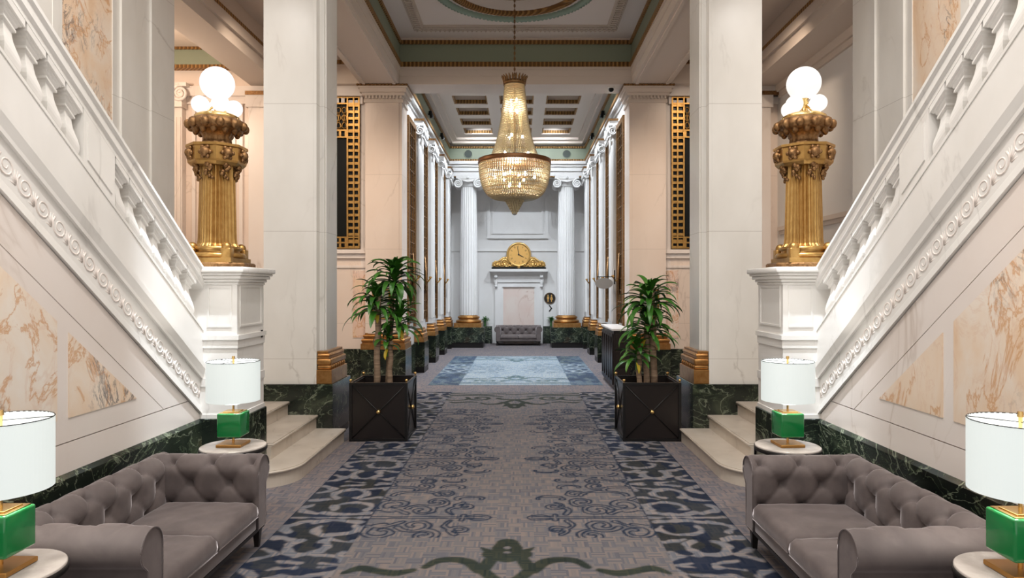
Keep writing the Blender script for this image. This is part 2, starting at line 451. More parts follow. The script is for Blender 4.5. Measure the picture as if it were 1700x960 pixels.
def frieze_run(mbg, mbf, mbw, a0, a1, plane, axis, sgn, zl=6.555, zf=6.65, zt=7.02, ztop=7.15, zb=6.2, steps=True):
    """gold / sage / gold bands on a beam face. axis 0: face runs along x at y=plane; axis 1: along y at x=plane. sgn: side the face looks to"""
    def bx(m, lo, hi, d, rr=0):
        if axis == 0: m.box(a0, a1, plane, plane+sgn*d, lo, hi)
        else: m.box(plane, plane+sgn*d, a0, a1, lo, hi)
    bx(mbf, zf, zt, .012)
    bx(mbg, zl, zf, .05); bx(mbg, zt, zt+.08, .05)
    bx(mbw, zt+.08, ztop, .03)
    if steps:
        bx(mbw, zb+.30, zl, .028); bx(mbw, zb+.17, zb+.30, .014)
mbg, mbf, mbw = MB(), MB(), MB()
# transverse beam between the far piers, and the long beams
mb = MB(); mb.box(-3.2, 3.2, 13.8, 14.45, 6.2, 7.5)
for s in (-1, 1): mb.box(s*2.4, s*3.2, 9.5, 13.8, 6.2, 7.5)
mb.box(-3.2, 3.2, 8.7, 9.5, 6.25, 7.35)
for s in (-1, 1):   # panel mouldings under the long beams
    mb.box(s*2.46, s*2.52, 9.6, 13.7, 6.17, 6.2); mb.box(s*3.08, s*3.14, 9.6, 13.7, 6.17, 6.2)
    mb.box(s*3.2, s*4.85, 13.75, 14.0, 6.2, 7.4)
    mb.box(s*4.85, s*5.5, 9.4, 13.9, 6.2, 7.4)
    mb.box(s*4.85, s*5.5, .5, 9.7, 6.6, 7.4)
    mb.box(s*4.8, s*4.85, 9.5, 13.75, 6.42, 6.6)
    mb.box(s*3.2, s*4.9, 8.9, 9.7, 6.4, 7.4)
beam = struct('beam_grid', mb, M['plaster'])
frieze_run(mbg, mbf, mbw, -2.4, 2.4, 13.8, 0, -1)
for s in (-1, 1): frieze_run(mbg, mbf, mbw, 9.5, 13.8, s*2.4, 1, -s)
for s in (-1, 1):
    mbg.box(s*4.80, s*4.85, 9.5, 13.75, 6.60, 6.67)
    mbg.box(s*3.2, s*4.85, 13.70, 13.75, 6.60, 6.67)
build('gold_moulding', mbg, M['mould'], beam); build('sage_frieze', mbf, M['frieze'], beam); build('cornice', mbw, M['plaster'], beam)
mb = MB()
for s in (-1, 1): mb.box(s*3.2, s*4.9, 9.5, 13.9, 7.0, 7.1)
mb.box(-9.5, -5.5, 8.9, 14.2, 7.0, 7.1)
mb.box(5.5, 9.5, 8.9, 14.2, 7.0, 7.1)
struct('ceiling_side_bay', mb, M['plaster'])

# ---- stair walls (both sides), with sloping courses
SL = .72; YN = 6.42; XW = 2.975
def Lz(c, y): return c+SL*(YN-y)
def Yat(c, z): return YN-(z-c)/SL
for s in (-1, 1):
    y0 = .8
    mb = MB()      # core
    mb.prism([(y0, 0), (YN, 0), (YN, Lz(1.55, YN)), (y0, Lz(1.55, y0))], 0, s*(XW+.03), s*(XW+.30))
    wl = struct('wall_stair_'+SIDE[s], mb, M['blush'])
    g = .004
    mb = MB()      # blush facing: lower course, strip and panel frame
    ya, yb = .8, 6.42
    xs = (s*(XW+.03), s*XW)
    yc = Yat(.785-g, .95-g)
    mb.prism([(ya, DADO), (yb, DADO), (yb, .775), (yc, .95-g), (ya, .95-g)], 0, *xs)
    for (p, q) in ((.785-g, .48+g),):
        mb.prism([(Yat(p, .95+g), .95+g), (Yat(q, .95+g), .95+g), (ya, Lz(q, ya)), (ya, Lz(p, ya))], 0, *xs)
    q = .48-g
    mb.prism([(Yat(q, .95+g), .95+g), (ya, .95+g), (ya, Lz(q, ya))], 0, *xs)
    build('blush_facing', mb, M['blush'], wl)
    mb = MB()      # orange panels
    xs = (s*XW, s*(XW-.006))
    c = .345; zb = 1.115
    mb.prism([(4.545, zb), (Yat(c, zb), zb), (4.545, Lz(c, 4.545))], 0, *xs)
    build('triangular_marble_panel', mb, M['orange'], wl)
    mb = MB(); mb.prism([(2.0, zb), (4.43, zb), (4.43, Lz(c, 4.43)), (2.0, Lz(c, 2.0))], 0, *xs)
    build('large_marble_panel', mb, M['orange'], wl)
    mb = MB()      # white stringer: raking courses at different projections
    def rake(c0, c1, d0, d1=None, m=None):
        d1 = d0 if d1 is None else d1
        # quad strip with a sloping front (d0 at lower edge, d1 at upper)
        vs = []
        for y in (ya, YN):
            vs += [(s*(XW+.03), y, Lz(c0, y)), (s*(XW-d0), y, Lz(c0, y)), (s*(XW-d1), y, Lz(c1, y)), (s*(XW+.03), y, Lz(c1, y))]
        (m or mb).add(vs, [(0, 1, 2, 3), (7, 6, 5, 4), (0, 4, 5, 1), (1, 5, 6, 2), (2, 6, 7, 3), (3, 7, 4, 0)])
    rake(.79, .86, .022, .012); rake(.86, 1.12, .004); rake(1.12, 1.15, .028, .03); rake(1.15, 1.22, .03, .05); rake(1.22, 1.272, .05)
    rake(1.28, 1.58, .03); rake(1.58, 1.605, .036)
    mb.prism([(ya, Lz(1.28, ya)), (YN, Lz(1.28, YN)), (YN, Lz(1.605, YN)), (ya, Lz(1.605, ya))], 0, s*(XW+.03), s*(XW+.36))
    build('stringer', mb, M['white'], wl)
    mb = MB()      # running scroll relief
    y = 1.2; k = 0
    xf = s*(XW-.001)
    while y < 6.36:
        zc = Lz(.985, y)
        pts = []
        for q in range(22):
            a = q/21*3.3*PI; r = .072*(1-q/21*.82)
            dy = r*math.cos(a+2.2); dz = r*math.sin(a+2.2)
            pts.append((xf, y+dy, zc+dz-SL*dy*.35))
        mb.tube(pts, [.010-.004*q/21 for q in range(22)], 5, up=(1, 0, 0))
        for q in range(5):   # little leaf fan between scrolls
            a = 1.2+q*.42
            p0 = (xf, y+.075, Lz(.93, y+.075)); p1 = (xf, y+.075+.055*math.cos(a), Lz(.93, y+.075)+.095*math.sin(a))
            mb.tube([p0, p1], [.008, .004], 5, up=(1, 0, 0))
        y += .155
    build('scroll_frieze', mb, M['blush'], wl)
    mb = MB(); mb.box(s*(XW+.03), s*(XW-.03), y0, YN, 0, DADO-.03)
    mb.prism([(s*(XW+.03), DADO-.03), (s*(XW-.03), DADO-.03), (s*(XW-.005), DADO), (s*(XW+.03), DADO)], 1, y0, YN)
    struct('baseboard_stair_'+SIDE[s], mb, M['dark'])

# ---- outer walls of the stairs and beyond
for s in (-1, 1):
    mb = MB(); mb.box(s*5.0, s*5.3, .5, 8.4, 0, 6.7); 
    mb.box(s*4.93, s*5.0, 8.44, 9.07, 0, 6.7)
    mb.box(s*4.90, s*5.4, 9.07, 9.66, 0, 6.6); mb.box(s*5.0, s*5.3, 8.4, 9.1, 0, 6.7)
    mb.box(s*4.96, s*5.0, 8.30, 8.44, 0, 6.7); mb.box(s*4.97, s*5.0, 7.25, 7.40, 0, 6.7)
    mb.box(s*4.975, s*5.0, 5.0, 7.25, 0, 6.7)
    ow = struct('wall_outer_'+SIDE[s], mb, M['pier'])
    mb = MB(); mb.box(s*4.97, s*5.0, 7.40, 8.30, 2.2, 6.2)
    build('orange_marble_panel', mb, M['orange'], ow)
# right bay is closed by a plain wall with a picture rail; left bay runs on
mb = MB(); mb.box(5.5, 5.8, 9.66, 14.2, 0, 7.1)
wr = struct('wall_right', mb, M['offwhite'])
mb = MB(); 
for z0, z1, d in ((6.05, 6.2, .10), (5.95, 6.05, .05), (3.18, 3.26, .06), (3.10, 3.18, .03)): mb.box(5.5-d, 5.5, 9.66, 13.9, z0, z1)
build('wall_moulding', mb, M['plaster'], wr)
mb = MB(); mb.box(-9.5, -9.3, 8.0, 14.2, 0, 7.1)
struct('wall_left', mb, M['offwhite'])
mb = MB(); mb.box(-9.5, -5.4, 8.7, 8.9, 0, 7.1); mb.box(5.4, 9.5, 8.7, 8.9, 0, 7.1); struct('wall_left_return', mb, M['offwhite'])

# ---- cross wall behind the side bays (y 14), windows with bronze grilles
YB = 14.05
for s in (-1, 1):
    xo = 9.5 if s < 0 else 5.8
    mb = MB(); mb.box(s*3.25, s*xo, YB, YB+.3, 0, 7.1)
    wb = struct('wall_cross_'+SIDE[s], mb, M['blushj'])
    mb = MB()
    mb.box(s*2.9, s*5.2, YB-.10, YB, 2.72, 2.80); mb.box(s*2.9, s*5.2, YB-.05, YB, 2.62, 2.72); mb.box(s*2.9, s*5.2, YB-.03, YB, 2.42, 2.47)
    mb.box(s*3.2, s*xo, YB-.14, YB, 6.0, 6.2); mb.box(s*3.2, s*xo, YB-.07, YB, 5.85, 6.0)
    # wall panel mouldings and plain pilasters
    def rect(m, x0, x1, z0, z1, wd, d):
        m.box(x0, x1, YB-d, YB, z0, z0+wd); m.box(x0, x1, YB-d, YB, z1-wd, z1); m.box(x0, x0+wd, YB-d, YB, z0+wd, z1-wd); m.box(x1-wd, x1, YB-d, YB, z0+wd, z1-wd)
    if s < 0:
        rect(mb, -6.78, -5.72, 2.7, 5.85, .07, .05); rect(mb, -6.62, -5.88, 2.86, 5.68, .04, .03)
        mb.box(-5.55, -5.05, YB-.16, YB, .7, 6.0)
        mb.box(-5.60, -5.0, YB-.20, YB, 5.75, 6.0)
    else:
        mb.box(5.05, 5.30, YB-.16, YB, .7, 6.0); mb.box(5.02, 5.34, YB-.20, YB, 5.75, 6.0)
    build('wall_moulding', mb, M['blush'], wb)
    mb = MB(); mb.box(s*5.6, s*5.0, YB-.22, YB, 6.0, 6.08); build('bronze_trim', mb, M['darkgold'], wb)
    if s < 0:
        mb = MB(); mb.box(-9.4, -3.2, YB-.16, YB-.02, 6.62, 7.0); build('sage_frieze', mb, M['frieze'], wb)
        mb = MB(); mb.box(-9.4, -4.9, YB-.2, YB-.02, 6.56, 6.63); mb.box(-9.4, -4.9, YB-.2, YB-.02, 6.95, 7.0); build('gold_moulding', mb, M['mould'], wb)
    mb = MB(); mb.box(s*3.42, s*3.02, YB-.012, YB, .95, 2.36); build('pink_marble_panel', mb, M['pinkm'], wb)
    mb = MB(); mb.box(s*3.0, s*xo, YB-.06, YB, 0, .72); struct('baseboard_cross_'+SIDE[s], mb, M['dark'])
    mb = MB(); mb.box(s*3.0, s*3.25, YB, YB+.3, 0, 6.2); build('window_jamb', mb, M['blush'], wb)
    # window
    xa, xb = 3.26, 4.9; z0, z1 = 2.82, 6.0
    mb = MB(); mb.box(s*xa, s*xb, YB-.02, YB-.005, z0, z1)
    wn = struct('window_1' if s < 0 else 'window_2', mb, M['glassdark'])
    mb = MB()
    def bar(a, b, c, d, t0=.07): mb.box(s*a, s*b, YB-t0, YB-.02, c, d)
    for a in (xa, xa+.11, xa+.24): bar(a, a+.03, z0, z1, .085)
    for a in (xb-.03, xb-.14, xb-.27): bar(a, a+.03, z0, z1, .085)
    z = z0
    while z < z1-.02:
        bar(xa, xa+.27, z, z+.055); bar(xb-.27, xb, z, z+.055); z += .135
    for a in (z0, z0+.11, z0+.22, z1-.03, z1-.16, z1-.72, z1-.86): bar(xa, xb, a, a+.03, .078)
    x = xa+.27
    while x < xb-.27:
        bar(x, x+.045, z0, z0+.22); bar(x, x+.045, z1-.16, z1); bar(x, x+.045, z1-.86, z1-.72)
        for zz in (z1-.60, z1-.44, z1-.28):
            mb.tube([(s*(x+.06+.05*math.cos(2*PI*q/12)), YB-.045, zz+.06*math.sin(2*PI*q/12)) for q in range(12)], .012, 4, up=(0, 1, 0), closed=True)
        mb.tube([(s*x, YB-.045, z1-.7), (s*(x+.12), YB-.045, z1-.18)], .010, 4); mb.tube([(s*(x+.12), YB-.045, z1-.7), (s*x, YB-.045, z1-.18)], .010, 4)
        x += .12
    build('bronze_grille', mb, M['gold'], wn)

# ---- nave: side walls, ceiling, far wall
for s in (-1, 1):
    mb = MB(); mb.box(s*2.40, s*2.9, 14.52, 24.4, 0, 6.3)
    nw = struct('wall_nave_'+SIDE[s], mb, M['nave'])
    mb = MB()      # entablature
    for z0, z1, x in ((6.02, 6.10, 2.42), (6.10, 6.18, 2.36), (6.18, 6.26, 2.28), (6.7, 6.95, 2.34), (5.92, 6.02, 2.48)): mb.box(s*x, s*2.7, 14.45, 24.3, z0, z1)
    build('entablature', mb, M['nave'], nw)
    mb = MB(); mb.box(s*2.25, s*2.62, 14.45, 22.5, 6.26, 6.33); mb.box(s*2.25, s*2.62, 14.45, 22.5, 6.70, 6.76); build('gold_moulding', mb, M['mould'], nw)
    mb = MB(); mb.box(s*2.30, s*2.62, 14.45, 22.5, 6.33, 6.70); build('sage_frieze', mb, M['frieze'], nw)
    mb = MB(); mb.box(s*2.36, s*2.40, 14.58, 24.3, 0, .7); build('dark_base', mb, M['dark'], nw)
    for q, yy in enumerate((14.75, 16.75, 18.85, 20.95)):
        mb = MB(); mb.box(s*2.385, s*2.40, yy, yy+.9, 1.2, 5.7); pn = build('dark_pane', mb, M['glassdark'], nw)
        mb = MB()
        for a, b in ((yy-.08, yy+.06), (yy+.84, yy+.98)): mb.box(s*2.345, s*2.40, a, b, 1.1, 5.8)
        mb.box(s*2.345, s*2.40, yy+.06, yy+.84, 5.68, 5.8); mb.box(s*2.36, s*2.39, yy+.28, yy+.31, 1.2, 5.68); mb.box(s*2.36, s*2.39, yy+.59, yy+.62, 1.2, 5.68)
        for zz in range(16): mb.box(s*2.365, s*2.39, yy+.06, yy+.84, 1.4+zz*.27, 1.42+zz*.27)
        build('bronze_frame', mb, M['darkgold'], nw)
# coffered ceiling
mb = MB(); XC = [(-1.68, -.78), (-.45, .45), (.78, 1.68)]
rows = [(21.5-1.16*k-.80, 21.5-1.16*k) for k in range(6)][::-1]
zc = 6.95
mb.box(-2.4, 2.4, 14.45, 24.4, 7.3, 7.45)
xe = [-2.0]+[v for p in XC for v in p]+[2.0]
for i in range(0, len(xe), 2): mb.box(xe[i], xe[i+1], 14.45, 22.0, zc, 7.3)
ye = [14.45]+[v for p in rows for v in p]+[22.0]
for i in range(0, len(ye), 2):
    for x0, x1 in XC: mb.box(x0, x1, ye[i], ye[i+1], zc, 7.3)
mb.box(-2.4, -2.0, 14.45, 22.0, 6.88, 7.3); mb.box(2.0, 2.4, 14.45, 22.0, 6.88, 7.3); mb.box(-2.4, 2.4, 22.0, 22.6, 6.88, 7.3)
for s in (-1, 1):
    mb.box(s*2.15, s*2.4, 14.45, 22.4, 6.80, 6.88)
mb.box(-2.3, 2.3, 22.2, 22.5, 6.80, 6.88)
cf = struct('ceiling_coffered', mb, M['plaster'])
mb = MB()
for x0, x1 in XC:
    for y0, y1 in rows:
        mb.box(x0, x1, y1-.04, y1+.001, 6.965, 7.06); mb.box(x0-.001, x0+.04, y0+.04, y1-.04, 6.965, 7.06); mb.box(x1-.04, x1+.001, y0+.04, y1-.04, 6.965, 7.06); mb.box(x0, x1, y0-.001, y0+.04, 6.965, 7.06)
build('coffer_gold_trim', mb, M['mould'], cf)
# far wall and its entablature over the two columns
mb = MB(); mb.box(-3, 3, 24.2, 24.5, 0, 7.4)
fw = struct('wall_far', mb, M['nave'])
mb = MB()
for z0, z1, y in ((5.78, 5.94, 22.62), (5.94, 6.08, 22.56), (6.08, 6.16, 22.50), (6.16, 6.26, 22.42)): mb.box(-2.4, 2.4, y, 23.2, z0, z1)
mb.box(-2.4, 2.4, 22.6, 23.2, 6.26, 7.3)
build('entablature', mb, M['nave'], fw)
mb = MB(); mb.box(-2.3, 2.3, 22.50, 22.6, 6.26, 6.33); mb.box(-2.3, 2.3, 22.50, 22.6, 6.70, 6.76); mb.box(-2.3, 2.3, 22.6, 22.65, 5.74, 5.78); build('gold_moulding', mb, M['mould'], fw)
mb = MB(); mb.box(-2.3, 2.3, 22.55, 22.6, 6.33, 6.70); build('sage_frieze', mb, M['frieze'], fw)
mb = MB()
def frect(x0, x1, z0, z1, wd, d):
    y0, y1 = 24.2-d, 24.2
    mb.box(x0, x1, y0, y1, z0, z0+wd); mb.box(x0, x1, y0, y1, z1-wd, z1); mb.box(x0, x0+wd, y0, y1, z0+wd, z1-wd); mb.box(x1-wd, x1, y0, y1, z0+wd, z1-wd)
frect(-1.10, 1.10, 3.78, 6.0, .10, .07); frect(-.93, .93, 3.95, 5.85, .06, .05)
mb.box(-2.5, 2.5, 24.16, 24.2, 3.32, 3.36)
build('wall_panel_moulding', mb, M['nave'], fw)
mb = MB(); mb.box(-1.4, -.92, 23.95, 24.2, 0, .62); mb.box(.92, 1.4, 23.95, 24.2, 0, .62); mb.box(-2.6, -1.4, 24.1, 24.2, 0, .62); mb.box(1.4, 2.6, 24.1, 24.2, 0, .62)
struct('baseboard_far', mb, M['dark'])

# ============================================================ PIERS, PILASTERS, COLUMNS
def base_mould(mb, x0, x1, y0, y1, z0, z1, p=.10):
    """stepped classical base around a rectangular shaft"""
    h = z1-z0
    for a, b, d in ((0, .36, 1.0), (.36, .44, .8), (.44, .66, .95), (.66, .74, .45), (.74, .90, .65), (.90, 1.0, .25)):
        dd = p*d
        mb.bbox(min(x0, x1)-dd, max(x0, x1)+dd, y0-dd, y1+dd, z0+h*a, z0+h*b, min(.03, h*(b-a)*.42) if a in (.44, .74) else .004, 3 if a in (.44, .74) else 1)
for s in (-1, 1):
    lab = {-1: 'big veined white marble pier left of the aisle, behind the left steps', 1: 'big veined white marble pier right of the aisle, behind the right steps'}[s]
    t = thing('marble_pier', lab, 'column', (s*2.9, 9.1, 0), group='front marble piers', kind='thing')
    mb = MB(); mb.box(s*2.56, s*3.25, 8.72, 9.52, DADO, 7.3); mb.box(s*2.62, s*2.60, 8.715, 9.52, DADO, 7.3)
    build('shaft', mb, M['pier'], t, True)
    mb = MB(); mb.box(s*2.50, s*2.56, 8.86, 9.44, 1.15, 7.3); mb.box(s*2.48, s*2.56, 8.90, 9.40, 1.15, 7.3)
    build('pilaster', mb, M['pier'], t, True)
    mb = MB()
    for a, b, d, r in ((.745, .93, .02, 0), (.93, .99, .05, 1), (.99, 1.07, .03, 1), (1.07, 1.10, .065, 0), (1.10, 1.14, .05, 1), (1.14, 1.17, .075, 0)):
        mb.bbox(s*(2.34+d), s*2.56, 8.70+d*.6, 9.5-d*.6, a, b, .02 if r else .004, 3 if r else 1)
    for k in range(7):
        mb.sphere((s*2.40, 8.78+k*.105, .96), .05, 8, 6, (.7, 1, .8))
    build('bronze_base', mb, M['basegold'], t, True)
    mb = MB(); mb.bbox(s*2.34, s*3.3, 8.68, 9.6, .1, DADO, .006, 1); build('dark_marble_plinth', mb, M['dark'], t, True)
    mb = MB(); mb.box(s*2.36, s*3.28, 8.70, 9.58, 0, .1); build('black_base_band', mb, M['black'], t, True)
    # second pier, blush with warm light in its tone
    lab = {-1: 'blush marble pier behind the left potted plant', 1: 'blush marble pier behind the right potted plant'}[s]
    t = thing('marble_pier', lab, 'column', (s*2.8, 14.1, 0), group='far blush marble piers', kind='thing')
    mb = MB(); mb.box(s*2.36, s*3.12, 13.88, 14.5, 1.05, 6.2); mb.box(s*2.42, s*3.06, 13.87, 13.89, 1.05, 5.9)
    build('shaft', mb, M['blushj'], t, True)
    mb = MB()
    for a, b, d in ((5.84, 5.90, .03), (5.90, 5.98, .01), (5.98, 6.04, .06), (6.04, 6.12, .10), (6.12, 6.16, .13)): mb.box(s*(2.36-d), s*(3.12+d), 13.88-d, 14.5, a, b)
    for k in range(11):
        mb.box(s*(2.36+k*.072), s*(2.36+k*.072+.035), 13.88-.05, 13.88, 5.92, 5.98)
    build('capital', mb, M['plaster'], t, True)
    mb = MB(); mb.box(s*2.22, s*3.26, 13.74, 14.5, 6.16, 6.20)
    for k in range(14): mb.sphere((s*(2.24+k*.078), 13.74, 6.18), .026, 6, 4)
    build('bronze_capital_trim', mb, M['darkgold'], t, True)
    mb = MB(); base_mould(mb, s*2.38, s*3.10, 13.90, 14.48, .72, 1.06, .10); build('bronze_base', mb, M['basegold'], t, True)
    mb = MB(); mb.bbox(s*2.27, s*3.2, 13.79, 14.56, .1, .72, .006, 1); build('dark_marble_plinth', mb, M['dark'], t, True)
    mb = MB(); mb.box(s*2.29, s*3.2, 13.8, 14.55, 0, .1); build('black_base_band', mb, M['black'], t, True)

def volute(mb, c, r, ax=0, sgn=1, th=.03, turns=2.2):
    """spiral in the plane across axis ax"""
    pts = []; n = 34
    for q in range(n):
        a = q/(n-1)*turns*2*PI; rr = r*(1-q/(n-1)*.86)
        u, v = rr*math.cos(a+PI/2)*sgn, rr*math.sin(a+PI/2)
        pts.append((c[0]+u, c[1], c[2]+v) if ax == 1 else (c[0], c[1]+u, c[2]+v))
    mb.tube(pts, [th*(1-.5*q/(n-1)) for q in range(n)], 6, up=(0, 1, 0) if ax == 1 else (1, 0, 0))
ORD = ['nearest', 'second', 'third', 'farthest']
for s in (-1, 1):
    for q, yy in enumerate((15.72, 17.82, 19.92, 21.9)):
        if q == 3:
            lab = 'white pilaster squeezed beside the %s fluted column at the far end' % SIDE[s]
        else:
            lab = '%s of the white pilasters along the %s side of the far hall' % (ORD[q], SIDE[s])
        t = thing('hall_pilaster', lab, 'pilaster', (s*2.4, yy+.35, 0), group='white pilasters along the far hall', kind='thing')
        mb = MB(); mb.box(s*2.26, s*2.41, yy+.05, yy+.50, 1.05, 5.95)
        for k in range(4): mb.box(s*2.24, s*2.26, yy+.09+k*.11, yy+.15+k*.11, 1.2, 5.6)
        for k in range(2): mb.box(s*(2.275+k*.075), s*(2.31+k*.075), yy+.03, yy+.05, 1.2, 5.6)
        build('shaft', mb, M['nave'], t, True)
        mb = MB(); mb.box(s*2.18, s*2.62, yy, yy+.67, 5.82, 5.93)
        for yy2 in (yy+.02, yy+.65): volute(mb, (s*2.27, yy2, 5.70), .11, 1, -s, .03)
        volute(mb, (s*2.17, yy+.12, 5.70), .10, 0, 1, .03); volute(mb, (s*2.17, yy+.55, 5.70), .10, 0, -1, .03)
        mb.tube([(s*2.18, yy+.02, 5.55), (s*2.15, yy+.3, 5.40), (s*2.18, yy+.6, 5.55)], .03, 6)
        build('capital', mb, M['nave'], t, True)
        mb = MB(); mb.box(s*2.16, s*2.62, yy-.02, yy+.69, 5.93, 5.98); build('bronze_capital_trim', mb, M['darkgold'], t, True)
        mb = MB(); base_mould(mb, s*2.25, s*2.6, yy+.08, yy+.6, .72, 1.04, .08); build('bronze_base', mb, M['basegold'], t, True)
        mb = MB(); mb.box(s*2.15, s*2.62, yy-.02, yy+.7, .14, .72); build('dark_marble_plinth', mb, M['dark'], t, True)
        mb = MB(); mb.box(s*2.16, s*2.62, yy, yy+.69, 0, .14); build('black_base_band', mb, M['black'], t, True)
    # fluted ionic column
    cx = s*1.66; cy = 22.75
    t = thing('fluted_column', 'tall fluted white column with scrolled capital, %s of the clock' % SIDE[s], 'column', (cx, cy, 0), group='fluted columns by the clock', kind='thing')
    fl = lambda a, z, r: 1-.075*max(0, math.cos(a*20))**.6
    mb = MB(); mb.lathe([(.30, 1.05), (.305, 1.2), (.30, 2.4), (.285, 4.0), (.262, 5.42)], (0, 0, 0), 160, fl, smooth=False)
    build('shaft', mb, M['nave'], t)
    mb = MB(); mb.lathe([(.262, 5.40), (.29, 5.42), (.29, 5.47), (.33, 5.52), (.33, 5.60)], (0, 0, 0), 40)
    mb.box(-.40, .40, -.34, .34, 5.66, 5.78); mb.box(-.30, .30, -.32, .32, 5.56, 5.66)
    for sx in (-1, 1):
        for fy in (-.33, .33): volute(mb, (sx*.34, fy, 5.50), .15, 1, sx, .035)
        mb.lathe([(.13, -.31), (.10, 0), (.13, .31)], (0, 0, 0), 20, T=Matrix.Translation((sx*.34, 0, 5.50)) @ Matrix.Rotation(PI/2, 4, 'X'))
    mb.tube([(-.2, -.34, 5.60), (0, -.37, 5.55), (.2, -.34, 5.60)], .03, 6); mb.sphere((0, -.35, 5.70), .05)
    build('capital', mb, M['nave'], t)
    mb = MB(); mb.lathe([(.30, .82), (.42, .83), (.445, .87), (.42, .91), (.35, .92), (.335, .95), (.36, .97), (.385, 1.0), (.36, 1.03), (.31, 1.05), (.30, 1.08)], (0, 0, 0), 48)
    mb.box(-.46, .46, -.46, .46, .68, .82)
    build('bronze_base', mb, M['basegold'], t)
    mb = MB(); mb.box(-.55, .55, -.55, .5, .18, .68); build('dark_marble_plinth', mb, M['dark'], t)
    mb = MB(); mb.box(-.52, .52, -.52, .5, 0, .18); build('black_base_band', mb, M['black'], t)

# ---- ionic pilaster on the far left cross wall
t = thing('scroll_pilaster', 'flat fluted pilaster with scrolled capital on the back wall left of the left lamp pedestal', 'pilaster', (-7.15, 13.95, 0), kind='thing')
mb = MB(); mb.box(-.22, .22, -.06, .1, 0, 5.75)
for k in range(5): mb.box(-.19+k*.085, -.145+k*.085, -.08, -.06, .9, 5.55)
build('shaft', mb, M['blush'], t)
mb = MB(); mb.box(-.36, .36, -.18, .1, 6.16, 6.24); mb.box(-.26, .26, -.15, .1, 5.74, 6.16)
for sx in (-1, 1): volute(mb, (sx*.22, -.15, 6.02), .17, 1, sx, .04)
build('capital', mb, M['blush'], t)

